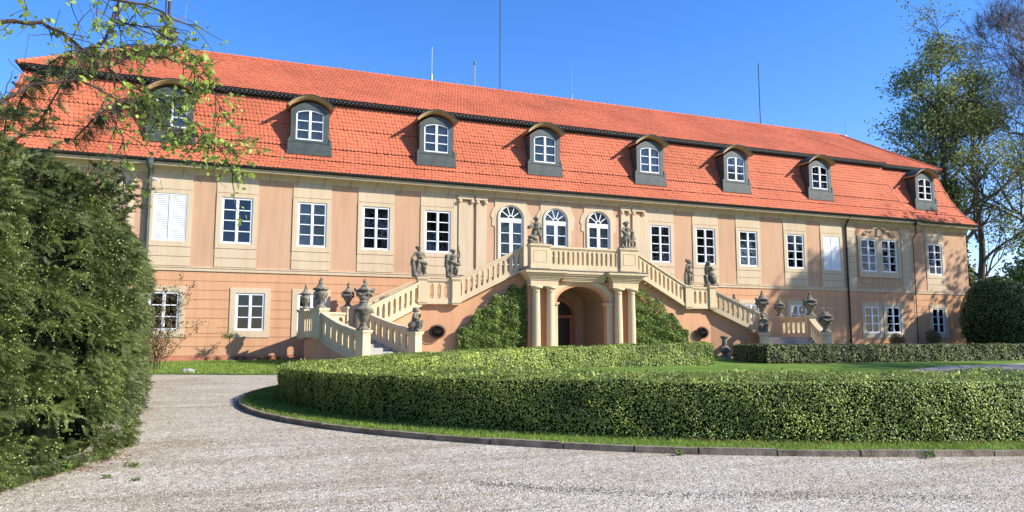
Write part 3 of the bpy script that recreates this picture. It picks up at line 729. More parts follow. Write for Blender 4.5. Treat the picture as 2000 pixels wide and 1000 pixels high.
# ---------------------------------------------------------------- double staircase with portal
stair = empty('entrance_staircase', (XC, 34, .4), 'cream double flight staircase with balustrades over a columned portal', 'staircase')
def mapped_balustrade(mb, P0, P1, zt, n, th=.20, drop=1.18, edge=.10):
    """parapet wall pierced by rounded slots; zt(s) is the top of the rail"""
    P0 = Vector(P0); P1 = Vector(P1); d = P1-P0; L = d.length; t = d.normalized(); nn = Vector((-t.y, t.x))
    def Q(s, zr, o): p = P0+d*s; q = p+nn*o; return (q.x, q.y, zt(s)+zr)
    def strip(o0, o1, z0, z1, m=None, s0=0., s1=1.):
        m = m or max(2, int(L/.25)); k = len(mb.v)
        for i in range(m+1):
            s = s0+(s1-s0)*i/m; mb.v += [Q(s, z0, o0), Q(s, z0, o1), Q(s, z1, o1), Q(s, z1, o0)]
        for i in range(m):
            a = k+4*i
            for q in range(4): mb.f.append((a+q, a+(q+1) % 4, a+4+(q+1) % 4, a+4+q))
        mb.f.append((k, k+3, k+2, k+1)); e = k+4*m; mb.f.append((e, e+1, e+2, e+3))
    H2 = th/2
    strip(-H2-.06, H2+.06, -.09, 0); strip(-H2-.03, H2+.03, -.14, -.09)
    strip(-H2-.05, H2+.05, -drop, -drop+.12); strip(-H2-.02, H2+.02, -drop+.12, -drop+.17)
    zb, ztp = -drop+.17, -.14
    e = edge/L
    if n <= 0: strip(-H2, H2, zb, ztp); return
    strip(-H2, H2, zb, ztp, 1, 0, e); strip(-H2, H2, zb, ztp, 1, 1-e, 1)
    cw = (1-2*e)/n; hz0, hz1 = zb+.10, ztp-.08; zc = (hz0+hz1)/2; hh = (hz1-hz0)/2
    hwm = cw*L*.265
    for i in range(n):
        sc = e+cw*(i+.5); pin = []
        m = 20
        for k in range(m):
            a = 2*math.pi*(k+.5)/m; ca, sa = math.cos(a), math.sin(a)
            px = math.copysign(abs(ca)**.55, ca)*hwm; pz = math.copysign(abs(sa)**.9, sa)*hh
            px *= 1-.22*math.exp(-((pz+.02)/.05)**2)
            pin.append((px, zc+pz))
        outp = []
        for k in range(m):
            a = 2*math.pi*(k+.5)/m; ca, sa = math.cos(a), math.sin(a)
            tx = cw*L/2/max(abs(ca), 1e-6); tz = (ztp-zb)/2/max(abs(sa), 1e-6); tt = min(tx, tz)
            outp.append([ca*tt, (ztp+zb)/2+sa*tt])
        for cx_, cz_ in ((1, 1), (-1, 1), (-1, -1), (1, -1)):
            tgt = (cx_*cw*L/2, zb if cz_ < 0 else ztp)
            j = min(range(m), key=lambda q: (outp[q][0]-tgt[0])**2+(outp[q][1]-tgt[1])**2); outp[j] = list(tgt)
        k0 = len(mb.v)
        for o in (-H2, H2):
            for p in pin: mb.v.append(Q(sc+p[0]/L, p[1], o))
            for p in outp: mb.v.append(Q(sc+p[0]/L, p[1], o))
        for k in range(m):
            k2 = (k+1) % m
            mb.f.append((k0+k, k0+m+k, k0+m+k2, k0+k2)); mb.f.append((k0+2*m+k, k0+2*m+k2, k0+3*m+k2, k0+3*m+k))
            mb.f.append((k0+k, k0+k2, k0+2*m+k2, k0+2*m+k))
def ped(mb, x, y, zt, zb, w, d=None, rot=0.):
    own = mb is None; mb = MB() if own else mb
    d = d or w
    def q(a, b, z0, z1):
        c, s = math.cos(rot), math.sin(rot); pts = [(-a/2, -b/2), (a/2, -b/2), (a/2, b/2), (-a/2, b/2)]
        mb.prism([(x+p[0]*c-p[1]*s, y+p[0]*s+p[1]*c) for p in pts], z0, z1)
    q(w+.12, d+.12, zt-.09, zt); q(w+.06, d+.06, zt-.14, zt-.0905); q(w, d, zb+.0, zt-.1405); q(w+.07, d+.07, max(zb, zt-1.22), zt-1.06)
    if own: mb.build('pedestal', M['creamlight'], stair)
def U(s, u, y): return (XC+s*u, y)
NEWEL = {}
for s in (-1, 1):
    bal = MB(); pd = None; core = MB(); st = MB()
    N1 = U(s, 11.9, 29.8); N2 = U(s, 9.35, 31.5); A_ = U(s, 13.28, 32.3); D_ = U(s, 11.16, 33.7); B_ = U(s, 13.6, 35.1); C_ = U(s, 11.45, 36.5)
    L2 = U(s, 8.3, 34.5); L1 = U(s, 6.65, 34.4); PT = U(s, 3.2, 34.2)
    rot = math.atan2((N2[1]-N1[1]), (N2[0]-N1[0]))
    lin = lambda a, b: (lambda t: a+(b-a)*t)
    # upper flight
    mapped_balustrade(bal, PT, L1, lin(6.22, 4.46), 12, drop=1.22)
    mapped_balustrade(bal, L1, L2, lin(4.46, 4.46), 3, drop=1.20, edge=.30)
    mapped_balustrade(bal, L2, D_, lin(4.40, 2.98), 9, drop=1.22, edge=.22)
    mapped_balustrade(bal, U(s, 8.3, 36.7), C_, lin(4.5, 3.1), 9, drop=1.22)
    mapped_balustrade(bal, D_, N2, lambda t: 2.90-.95*(t**.85), 7, drop=1.15, edge=.22)
    mapped_balustrade(bal, A_, N1, lambda t: 2.84-.92*(1-(1-t)**1.5), 6, drop=1.2, edge=.26)
    mapped_balustrade(bal, B_, A_, lin(2.86, 2.86), 5, drop=1.2, edge=.3)
    mapped_balustrade(bal, C_, B_, lin(2.86, 2.86), 4, drop=1.2, edge=.25)
    ped(pd, *L1, 4.54, 3.24, .42); ped(pd, *L2, 4.54, 3.24, .42)
    ped(pd, *N1, 1.95, .2, .42, rot=rot); ped(pd, *N2, 1.92, .2, .42, rot=rot); ped(pd, *A_, 2.9, 1.6, .46, rot=rot); ped(pd, *B_, 2.93, 1.6, .42, rot=rot); ped(pd, *C_, 3.15, 1.6, .42, rot=rot); ped(pd, *D_, 2.98, .4, .42, rot=rot)
    bal.build('balustrade', M['creamlight'], stair)
    # solid walls under the flights
    yb = F0-.04
    for (p, q, za, zb_) in ((U(s, 3.0, 34.42), U(s, 6.65, 34.5), 4.98, 3.25), (U(s, 6.65, 34.5), U(s, 8.3, 34.6), 3.25, 3.25), (U(s, 8.3, 34.6), U(s, 11.16, 33.85), 3.2, 1.76)):
        poly = [p, q, (q[0], yb), (p[0], yb)]; core.prism(poly, .1, [za, zb_, zb_, za])
    def inset(p, q, f): return (p[0]+(q[0]-p[0])*f, p[1]+(q[1]-p[1])*f)
    core.prism([A_, B_, C_, (C_[0], yb), (D_[0]-s*.02, yb), D_], .1, 1.66)
    for (p, q, za, zb_) in ((A_, N1, 1.66, .75), (D_, N2, 1.75, .80)):
        n_ = Vector((q[1]-p[1], -(q[0]-p[0]))).normalized()*.09
        core.prism([(p[0]+n_.x, p[1]+n_.y), (q[0]+n_.x, q[1]+n_.y), (q[0]-n_.x, q[1]-n_.y), (p[0]-n_.x, p[1]-n_.y)], .1, [za, zb_, zb_, za])
    core.build('flight_wall', M['peachlow'], stair)
    # steps
    for k in range(7):
        f0, f1 = k/7., (k+1)/7.+.02; z = 1.70-.16*(k+1)+.16
        a = inset(A_, N1, f0); b = inset(D_, N2, f0); c = inset(D_, N2, f1); d_ = inset(A_, N1, f1)
        st.prism([a, b, c, d_], .1, z-.012*k*0)
    st.build('lower_steps', M['step'], stair); st = MB()
    for k in range(11):
        f0 = k/11.; p = inset(PT, L1, f0); q = inset(PT, L1, f0+1/11.); st.prism([(p[0], 34.7), (q[0], 34.7), (q[0], yb), (p[0], yb)], 3.1, 5.2-(1.72*(k+1)/11.))
    st.build('upper_steps', M['step'], stair); st = MB()
    for k in range(11):
        p = inset(L2, D_, k/11.); q = inset(L2, D_, (k+1)/11.); st.prism([(p[0], p[1]+.4), (q[0], q[1]+.4), (q[0], yb), (p[0], yb)], 1.7, 3.48-(1.75*(k+1)/11.)+.1)
    st.build('middle_steps', M['step'], stair)
    # oval grille
    gx = XC+s*7.55; gy = 34.36
    gr = MB(); pk = lambda r, a, e=1.25: (gx+r*e*math.cos(a), gy-.03-.10*math.cos(min(1, r/.34)*1.5), 1.94+r*math.sin(a))
    for r in (.33, .27): gr.tube([pk(r, a) for a in np.linspace(0, 6.283, 25)[:-1]], .011, 4, closed=True)
    for i in range(12):
        a0 = i*math.pi/6; gr.tube([pk(.02, a0), pk(.12, a0+.15), pk(.2, a0-.1), pk(.27, a0+.05), pk(.34, a0)], .009, 4)
        gr.tube([pk(.30+.05*math.cos(b), a0+.26+.16*math.sin(b)) for b in np.linspace(0, 6.28, 9)[:-1]], .008, 4, closed=True)
    g = gr.build('grille', M['iron'], stair)
    ob = MB(); ob.yprism([(gx+.30*1.25*math.cos(a), 1.94+.30*math.sin(a)) for a in np.linspace(0, 6.283, 25)[:-1]][::1], gy-.005+.08*0, gy+.06); ob.build('black_oval_plate', mat('painted_void', (.004, .004, .004), rough=1, spec=0), g)  # black plate on the wall stands in for the unlit hole
# portal
fw = MB(); archpanel(fw, XC-3.0, XC+3.0, .3, 4.5, XC, 1.43, 3.42, 34.0, 34.35, rz=.86, n=18)
fw.box(XC-3.0, XC-2.6, 34.35, F0, .3, 5.0); fw.box(XC+2.6, XC+3.0, 34.35, F0, .3, 5.0); fw.box(XC-2.9, XC+2.9, 34.36, F0-.01, 4.55, 5.05)
for s in (-1, 1):
    for u in (1.93, 2.70): fw.box(XC+s*u-.2, XC+s*u+.2, 33.9, 34.0, .45, 4.2)
fw.build('portal_wall', M['peachlow'], stair)
vt = MB(); n = 16
vp = archpoly(XC, 1.62, .3, 3.42, n, 1.0); k = 0
vt.v = [(p[0], 34.36, p[1]) for p in vp]+[(p[0], 37.0, p[1]) for p in vp]; m_ = len(vp)
vt.f = [(i, i+1, m_+i+1, m_+i) for i in range(m_-1)]
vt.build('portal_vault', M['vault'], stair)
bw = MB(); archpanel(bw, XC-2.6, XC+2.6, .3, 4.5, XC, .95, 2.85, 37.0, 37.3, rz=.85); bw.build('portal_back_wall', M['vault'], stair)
df = MB(); archring(df, XC, .95, 1.12, .3, 2.85, 36.94, 37.0); df.box(XC-.95, XC+.95, 37.04, 37.2, 2.75, 2.9); df.box(XC-.93, XC-.8, 37.04, 37.2, .3, 2.75); df.box(XC+.8, XC+.93, 37.04, 37.2, .3, 2.75)
dfo = df.build('door_frame', M['doorframe'], stair)
dd = MB(); dd.box(XC-.8, XC+.8, 37.16, 37.22, .35, 2.76); dd.yprism(archpoly(XC, .93, 2.9, 2.9, 10), 37.18, 37.22)
for s in (-1, 1):
    for z0, z1 in ((.5, 1.2), (1.35, 2.6)): dd.box(XC+s*.4-.27, XC+s*.4+.27, 37.14, 37.16, z0, z1)
dd.build('door', M['door'], dfo)
cr = MB()
archring(cr, XC, 1.52, 1.80, 3.42, 3.42, 33.965, 33.999) if False else None
# cream field round the arch
def ellring(mb, c, a0, b0, a1, b1, zs, yf, yb, n=20):
    k = len(mb.v)
    for y in (yf, yb):
        for (a, b) in ((a0, b0), (a1, b1)): mb.v += [(c-a*math.cos(math.pi*i/n), y, zs+b*math.sin(math.pi*i/n)) for i in range(n+1)]
    m = n+1
    for i in range(n): mb.f += [(k+i, k+i+1, k+m+i+1, k+m+i), (k+i, k+2*m+i, k+2*m+i+1, k+i+1), (k+m+i, k+m+i+1, k+3*m+i+1, k+3*m+i)]
ellring(cr, XC, 1.56, 1.0, 1.9, 1.30 if False else 1.0+.22, 3.42, 33.96, 34.0)
for s in (-1, 1):
    x0, x1 = sorted((XC+s*1.40, XC+s*1.72)); cr.box(x0-.03, x1+.03, 33.90, 34.38, 3.30, 3.36); cr.box(x0-.06, x1+.06, 33.87, 34.38, 3.36, 3.44); cr.box(x0, x1, 33.95, 34.0, .4, 3.3)
    a, b = sorted((XC+s*1.55, XC+s*3.05))
    cr.box(a, b, 33.52, 34.0, 4.20, 4.5)
    for (o, z0, z1) in ((.05, 4.5, 4.58), (.12, 4.58, 4.66), (.2, 4.66, 4.78), (.33, 4.78, 4.86), (.42, 4.86, 4.99)): cr.box(a-o*.9, b+o*.9, 33.52-o*.75, 34.2, z0, z1)
for (o, z0, z1) in ((.04, 4.5, 4.58), (.10, 4.58, 4.66), (.18, 4.66, 4.78), (.30, 4.78, 4.86), (.38, 4.86, 4.99)): cr.box(XC-1.5+.3, XC+1.5-.3, 33.80-o*.75, 34.2, z0+.002, z1-.002)
cr.build('portal_cornice', M['creamlight'], stair)
lf = MB(); a = 1.55-.4
lf.prism([(XC-3.48, 33.17), (XC-1.12, 33.17), (XC-1.12, 33.49), (XC+1.12, 33.49), (XC+1.12, 33.17), (XC+3.48, 33.17), (XC+3.48, 34.3), (XC-3.48, 34.3)], 4.992, [5.02, 5.02, 5.02, 5.02, 5.02, 5.02, 5.1, 5.1])
lf.build('lead_flashing', M['lead'], stair)
MB().box(XC-3.0, XC+3.0, 33.9, F0-.02, 5.05, 5.25).build('balcony_floor', M['step'], stair)
bb = MB()
mapped_balustrade(bb, (XC-1.98, 33.72), (XC+1.98, 33.72), lambda t: 6.22, 14, drop=1.18, edge=.08)
for s in (-1, 1):
    ped(None, XC+s*2.53, 33.72, 6.30, 5.03, 1.04, .42); a = XC+s*2.53
    for (p, q, r_, t_) in ((-.36, .36, 5.40, 5.42), (-.36, .36, 5.98, 6.0)): bb.box(a+p, a+q, 33.495, 33.52, r_, t_)
    for p in (-.36, .34): bb.box(a+p, a+p+.02, 33.495, 33.52, 5.42, 5.98)
bb.build('balcony_balustrade', M['creamlight'], stair)
for u in (-2.70, -1.93, 1.93, 2.70):
    c = MB(); c.lathe([(.27, .35), (.27, .55), (.25, .56), (.26, .62), (.22, .66), (.205, .72), (.21, 1.6), (.205, 2.4), (.185, 3.8), (.18, 3.93), (.20, 3.95), (.20, 3.98), (.18, 3.99), (.18, 4.03), (.22, 4.08), (.23, 4.10)], (XC+u, 33.68), 20)
    c.box(XC+u-.25, XC+u+.25, 33.43, 33.93, 4.10, 4.2)
    me = c.mesh('column', True); me.shade_smooth()
    mobj('column', me, M['creamlight'], stair)

# ---------------------------------------------------------------- urns and statues
def urn_mesh(kind, seed, top):
    mb = MB(); sc = 1.0
    if kind == 'ball':
        prof = [(.24, 0), (.24, .06), (.16, .08), (.10, .26), (.09, .34), (.14, .38), (.15, .42), (.24, .62), (.32, .80), (.33, .86), (.26, .92), (.17, 1.0), (.13, 1.12), (.16, 1.15), (.16, 1.18), (.08, 1.2), (.12, 1.28), (.11, 1.36), (.02, 1.42)]
    else:
        prof = [(.25, 0), (.25, .05), (.17, .08), (.10, .24), (.13, .28), (.13, .32), (.22, .46), (.28, .64), (.25, .74), (.20, .80), (.30, .86), (.31, .90), (.20, .96), (.14, 1.02), (.13, 1.08), (.03, 1.12)]
    mb.lathe(prof, n=20)
    r = random.Random(seed)
    if kind in ('flame', 'swag', 'big'):
        for i in range(9):
            a = r.uniform(0, 6.28); rr = r.uniform(0, .08); z = 1.05+i*.035
            capsule(mb, (rr*math.cos(a), rr*math.sin(a), z), (rr*.5*math.cos(a+1), rr*.5*math.sin(a+1), z+.10), .085-.006*i, .05-.003*i, 8)
    if kind in ('swag', 'big', 'handle'):
        for i in range(4):
            a0 = i*math.pi/2+.3; prev = None
            for k in range(7):
                a = a0+k*math.pi/12; z = .78-.16*math.sin(k/6*math.pi); p = (.30*math.cos(a), .30*math.sin(a), z)
                if prev: capsule(mb, prev, p, .045, .045, 7)
                prev = p
            capsule(mb, (.31*math.cos(a0), .31*math.sin(a0), .80), (.33*math.cos(a0), .33*math.sin(a0), .55), .06, .03, 7)
    if kind == 'big':
        for s in (-1, 1): capsule(mb, (s*.26, 0, .84), (s*.38, 0, .92), .08, .06, 8); capsule(mb, (s*.38, 0, .92), (s*.36, 0, .80), .05, .04, 8)
    if kind == 'handle':
        for s in (-1, 1):
            capsule(mb, (s*.28, 0, .80), (s*.38, 0, .78), .07, .06, 8); capsule(mb, (s*.38, 0, .78), (s*.40, 0, .66), .05, .03, 8)
            pr = None
            for k in range(9):
                a = R(-60+k*36); p = (s*(.13+.07*math.cos(a)), 0, 1.22+.12*math.sin(a))
                if pr: capsule(mb, pr, p, .032, .032, 7)
                pr = p
    me = sculpt(mb, 'urn_'+kind, .02, .004 if kind == 'ball' else .007, seed, 1)
    return me
def urn(p, z, kind, seed, H_, label, rot=0, w=1.):
    me = urn_mesh(kind, seed, 0)
    zmax = max(v.co.z for v in me.vertices); k = H_/zmax
    me.transform(Matrix.Rotation(rot, 4, 'Z') @ Matrix.Diagonal((k*w*1.2, k*w*1.2, k, 1)))
    return mobj('urn', me, M['stone'], None, (p[0], p[1], z), label=label, cat='urn', group='carved stone urns on the staircase')
N1l, N2l, Al, Dl, Bl, Cl = [U(-1, *q) for q in ((11.9, 29.8), (9.35, 31.5), (13.28, 32.3), (11.16, 33.7), (13.6, 35.1), (11.45, 36.5))]
N1r, N2r, Ar, Dr, Br, Cr = [U(1, *q) for q in ((11.9, 29.8), (9.35, 31.5), (13.28, 32.3), (11.16, 33.7), (13.6, 35.1), (11.45, 36.5))]
urn(N1l, 1.95, 'ball', 1, 1.38, 'smooth lidded stone urn with ball knob on the lowest left newel, in front')
urn(Al, 2.9, 'flame', 2, 1.32, 'tall bulbous stone urn with flame top on the left outer stair corner')
urn(Bl, 2.93, 'flame', 3, 1.18, 'slim stone urn with fluted body before a ground floor window, leftmost of all urns', w=.82)
urn(Cl, 3.15, 'swag', 4, 1.18, 'garlanded pointed stone urn near the wall casting its shadow on the peach render', w=.95)
urn(Dl, 2.98, 'big', 5, 1.36, 'wide-rimmed swagged stone urn topped by a carved finial, behind the ball-knob urn')
urn(N1r, 1.95, 'handle', 6, 1.27, 'stone urn with two looped scroll handles on top, rightmost and lowest of all urns')
urn(Ar, 2.9, 'big', 7, 1.34, 'large eared stone urn on the right outer stair corner, beside a ground floor window')
urn(Br, 2.93, 'swag', 8, 1.15, 'stone urn with draped cloth body on the rear right balustrade, between two bigger urns')
urn(Dr, 2.98, 'big', 9, 1.36, 'wide eared stone urn rising right behind the small seated figure on the right')
urn(Cr, 3.15, 'flame', 10, 1.15, 'stone urn mostly hidden behind the right stair rail, only its tip showing')
p = MB(); p.lathe([(.26, 0), (.26, .08), (.14, .12), (.14, .2), (.27, .32), (.29, .45), (.22, .55), (.13, .60), (.13, .98), (.20, 1.04), (.21, 1.12), (.17, 1.14)], n=20)
gx, gy = 25.3, 33.0
me = sculpt(p, 'vase', .02, .004, 3, 1)
vz = mobj('stone_vase', me, M['stone'], None, (gx, gy, h(gx, gy)+.1), label='grey stone vase column standing alone in the gap between two hedges', cat='vase')
ft = MB(); ft.prism([(-.3, -.3), (.3, -.3), (.3, .3), (-.3, .3)], -.15, .02); mobj('foot', ft.mesh(), M['step'], vz, (gx, gy, h(gx, gy)+.1))

def statue(caps, p, z, H_, label, rot=0, seed=0, base=(.22, .17), voxel=.02):
    mb = MB()
    for c in caps:
        a, b, ra, rb = c; capsule(mb, a, b, ra, rb, 10)
    mb.box(-base[0], base[0], -base[1], base[1], -.0, .09)
    me = sculpt(mb, 'statue', voxel, .0045, seed, 1)
    zmax = max(v.co.z for v in me.vertices); k = H_/zmax
    me.transform(Matrix.Rotation(rot, 4, 'Z') @ Matrix.Diagonal((k*1.4, k*1.3, k, 1)))
    return mobj('statue', me, M['stone'], None, (p[0], p[1], z), label=label, cat='statue', group='stone figures on the staircase')
def body(hipx=0., lean=0., head=(0, 0), child=False, lean_y=0.):
    """torso, head, hair of a figure about 1.5 high; returns capsules"""
    k = 1.12 if child else 1.0
    hx = hipx; c = []
    c.append(((hx, 0, .76), (hx*.5+lean*.3, 0, .86), .125, .11))                 # pelvis - waist
    c.append(((hx*.5+lean*.4, 0, .90), (lean*.8, -.01, 1.10), .105, .135))       # chest
    c.append(((lean*.8-.10, 0, 1.15), (lean*.8+.10, 0, 1.15), .065, .065))       # shoulders
    c.append(((lean*.9, 0, 1.18), (lean+head[0]*.5, -.01, 1.28), .05, .048))     # neck
    hxx = lean+head[0]; hy = head[1]
    c.append(((hxx, hy, 1.33), (hxx, hy-.01, 1.40), .075*k, .088*k))             # skull
    c.append(((hxx, hy-.07, 1.33), (hxx, hy-.085, 1.30), .03, .03))              # chin
    c.append(((hxx, hy-.085, 1.385), (hxx, hy-.10, 1.35), .012, .018))           # nose
    c.append(((hxx-.03, hy+.03, 1.42), (hxx+.03, hy+.05, 1.38), .085*k, .08*k))  # hair
    return c
def leg(hip, knee, foot): return [(hip, knee, .095, .065), (knee, foot, .062, .04), (foot, (foot[0], foot[1]-.10, foot[2]-.015), .038, .028)]
def arm(sh, el, ha): return [(sh, el, .055, .042), (el, ha, .042, .03), (ha, tuple(np.array(ha)+(np.array(ha)-np.array(el))*.25), .034, .026)]
# 1 draped woman
c = body(.04, -.02, (-.02, 0)); c += leg((-.04, 0, .72), (-.05, -.07, .42), (-.06, -.02, .13)); c += leg((.10, 0, .72), (.16, -.09, .44), (.16, .02, .13))
c += arm((.12, 0, 1.14), (.20, -.04, .96), (.04, -.14, .92)); c += arm((-.15, 0, 1.14), (-.24, 0, .95), (-.26, -.04, .72))
c += [((-.24, 0, .82), (-.16, .02, .12), .07, .12), ((-.26, .0, .92), (-.28, .02, .6), .05, .06), ((-.1, -.1, .78), (.18, -.09, .66), .06, .09), ((.12, -.06, .64), (.22, .02, .12), .08, .06), ((-.02, .08, .7), (0, .08, .1), .12, .14), ((-.05, .06, 1.40), (.03, .07, 1.2), .07, .05), ((-.08, -.12, .75), (-.12, -.08, .3), .05, .04)]
statue(c, U(-1, 8.42, 34.5), 4.54, 1.5, 'standing draped female statue, one forearm across her waist, left end of the left landing', .15, 1)
# 2 figure with raised arm and curved horn
c = body(.0, .0, (.01, 0)); c += leg((-.07, 0, .72), (-.09, -.05, .43), (-.10, 0, .13)); c += leg((.08, 0, .72), (.12, -.08, .43), (.14, .0, .13))
c += arm((.13, 0, 1.15), (.27, .0, 1.10), (.24, -.02, 1.36)); c += arm((-.15, 0, 1.14), (-.24, 0, .95), (-.14, -.08, .80))
c += [((.24, -.02, 1.38), (.20, -.02, 1.52), .03, .025), ((.20, -.02, 1.52), (.25, -.02, 1.64), .022, .02), ((.25, -.02, 1.64), (.17, -.02, 1.72), .018, .012), ((-.2, .05, 1.12), (-.24, .05, .6), .11, .09), ((-.2, .05, .6), (-.16, .06, .1), .09, .10), ((-.1, -.09, .82), (.16, -.09, .70), .07, .08), ((.22, 0, 1.0), (.24, 0, .70), .05, .07), ((0, .08, .8), (0, .08, .1), .1, .1)]
statue(c, U(-1, 6.78, 34.4), 4.54, 1.62, 'standing stone statue raising one arm with a curved horn, right end of the left landing', .1, 2)
# 3 balcony left: putto with bundle over a crouching form
c = body(.04, .02, (.0, .0), True); c += leg((-.05, 0, .72), (-.10, -.08, .46), (-.12, 0, .2)); c += leg((.10, 0, .72), (.16, -.06, .42), (.20, 0, .13))
c += arm((.14, 0, 1.14), (.24, -.03, .98), (.05, -.15, .88)); c += arm((-.12, 0, 1.14), (-.26, -.02, .98), (-.10, -.15, .86))
c += [((-.20, 0, .36), (-.08, -.04, .30), .15, .13), ((-.26, 0, .18), (-.05, 0, .16), .12, .12), ((-.22, -.02, 1.0), (-.30, 0, .9), .08, .09), ((-.02, .08, .8), (-.1, .08, .1), .11, .14), ((0, .0, 1.48), (.03, .02, 1.62), .06, .03), ((.22, .02, .95), (.24, .02, .7), .06, .05)]
statue(c, (XC-2.68, 33.72), 6.30, 1.5, 'curly-haired putto statue holding a bundle at its waist, on the left balcony pedestal', .1, 3, (.30, .18))
# 4 balcony right: boy with smaller child
c = body(-.04, -.04, (-.03, 0), True); c += leg((-.12, 0, .72), (-.16, -.07, .44), (-.12, .0, .13)); c += leg((.02, 0, .72), (.03, -.05, .43), (.02, 0, .13))
c += arm((.08, 0, 1.14), (.20, -.02, .98), (.27, -.04, .84)); c += arm((-.18, 0, 1.14), (-.28, -.03, .98), (-.16, -.14, .84))
c += [((-.24, -.04, .95), (-.18, -.1, .78), .08, .09), ((.28, 0, .90), (.28, -.01, .96), .08, .085), ((.27, 0, .78), (.25, .02, .50), .10, .13), ((.30, -.02, .50), (.36, -.06, .32), .07, .05), ((.36, -.06, .32), (.36, 0, .12), .05, .04), ((.2, -.02, .48), (.16, -.06, .3), .07, .05), ((.16, -.06, .3), (.18, 0, .12), .05, .04), ((-.22, .04, .6), (-.24, .04, .12), .06, .07), ((-.06, -.02, 1.45), (0, 0, 1.47), .10, .09), ((.33, 0, .74), (.39, -.03, .58), .045, .04)]
statue(c, (XC+2.55, 33.72), 6.30, 1.46, 'stone boy with a smaller child at his side, on the right balcony pedestal', .2, 4, (.36, .18))
# 5 right landing left: pair leaning on a pillar
c = body(.0, -.02, (-.03, 0)); c += leg((-.04, 0, .72), (-.04, -.05, .43), (.0, 0, .13)); c += leg((.10, 0, .72), (.13, -.06, .43), (.14, .0, .13))
c += arm((-.15, 0, 1.14), (-.22, .0, .95), (-.16, -.02, .74)); c += arm((.12, 0, 1.15), (.24, -.02, 1.06), (.16, -.03, 1.28))
c += [((.13, .02, 1.34), (.14, .02, 1.40), .08, .085), ((.14, .05, 1.22), (.12, .06, .8), .08, .09), ((-.18, .06, .66), (-.18, .06, .1), .07, .08), ((.02, .08, .9), (.04, .08, .1), .11, .12), ((-.06, -.06, .8), (.14, -.06, .72), .09, .09), ((.17, .03, .6), (.17, .05, .12), .06, .07)]
statue(c, U(1, 6.8, 34.4), 4.54, 1.45, 'statue leaning on a pillar, two heads close together, left end of right landing', .5, 5)
# 6 right landing right: hunched figure against a stump
c = body(-.02, -.10, (-.02, -.04)); c += leg((-.06, 0, .74), (.02, -.12, .50), (.10, -.05, .15)); c += leg((.06, 0, .74), (.16, -.08, .46), (.24, .0, .13))
c += arm((-.22, 0, 1.12), (-.24, -.06, .94), (-.06, -.15, 1.08)); c += arm((.02, 0, 1.12), (.08, -.10, .95), (-.06, -.15, 1.1))
c += [((-.24, .04, .60), (-.14, .05, .1), .10, .14), ((-.28, .02, .64), (-.22, .04, .5), .05, .08), ((-.02, .06, .8), (.1, .06, .14), .10, .14), ((-.16, .04, 1.1), (-.18, .05, .8), .12, .10), ((.04, -.06, .7), (.16, -.04, .2), .10, .10), ((-.14, .05, 1.38), (-.2, .06, 1.22), .07, .06)]
statue(c, U(1, 8.35, 34.5), 4.54, 1.4, 'hunched stone figure leaning back on a stump, right end of the right landing', -.1, 6, (.28, .18))
# 7/8 small seated children on the lowest inner newels
def seated(flip):
    f = flip; c = []
    c += [((0, .02, .40), (0, 0, .56), .125, .12), ((0, 0, .60), (.01*f, -.01, .72), .11, .105), ((0, 0, .80), (0, -.01, .84), .05, .05), ((.02*f, -.02, .90), (.02*f, -.02, .94), .09, .095), ((.02*f, .02, .95), (.02*f, .04, .90), .09, .08), ((.02*f, -.10, .89), (.02*f, -.12, .87), .018, .018)]
    c += [((-.08, 0, .38), (-.10, -.20, .40), .085, .065), ((-.10, -.20, .40), (-.08, -.17, .14), .06, .04), ((.08, 0, .38), (.14, -.18, .44), .085, .065), ((.14, -.18, .44), (.12, -.14, .14), .06, .04)]
    c += [((-.12, 0, .72), (-.18, -.06, .58), .045, .04), ((-.18, -.06, .58), (-.08, -.17, .52), .038, .032), ((.12, 0, .72), (.18, -.06, .6), .045, .04), ((.18, -.06, .6), (.08, -.14, .74), .038, .032)]
    c += [((-.06, .06, .26), (.06, .06, .14), .17, .18), ((-.12, -.02, .3), (.10, -.02, .12), .08, .12)]
    return c
statue(seated(1), N2l, 1.92, 1.05, 'small kneeling stone child on the lowest left newel beside the oval grille', .9, 7, (.2, .2), .018)
statue(seated(-1), N2r, 1.92, 1.0, 'small seated stone child on the lowest right newel below a large urn', -.6, 8, (.2, .2), .018)

# ---------------------------------------------------------------- rooftop things
def rod(x, z0, z1, r, label, thick=None, m='steel'):
    b = MB(); b.tube([(0, 0, z0-RZ), (0, 0, z1-RZ)], r, 6)
    if thick: b.tube([(0, 0, z0-RZ-.2), (0, 0, z0-RZ+thick)], r*1.9, 8)
    b.box(-.09, .09, -.05, .05, -.02, .10)
    return mobj('lightning_rod', b.mesh(), M[m], None, (x, RY, RZ), label=label, cat='lightning rod', group='rods standing on the roof ridge')
rod(11.7, 17.25, 19.6, .035, 'thick pale rod on the ridge, first from the left, above the third dormer', .6)
o = rod(14.5, 17.3, 19.0, .035, 'short pale green tube with a knob tip on the ridge, beside the tallest rod'); 
kn = MB(); capsule(kn, (0, 0, 1.55), (0, 0, 1.68), .07, .06, 8); mobj('knob', kn.mesh(), M['zinc'], o, (14.5, RY, RZ))
rod(16.22, 17.3, 25.0, .028, 'tallest thin brown rod on the ridge, running out of the top of the view', None, 'iron')
rod(21.3, 17.25, 19.5, .03, 'thick pale rod with a sleeve on the ridge, above the fourth and fifth dormers', .5)
rod(36.85, 17.3, 22.1, .03, 'tall dark lone rod on the right third of the ridge', None, 'iron')
rod(45.1, 17.1, 18.6, .012, 'short hair-thin rod at the right end of the ridge')
ma = empty('antenna_mast', (-3.12, 43.0, 16.7), 'dark television mast with aerials and a grey satellite dish at the left ridge end', 'antenna')
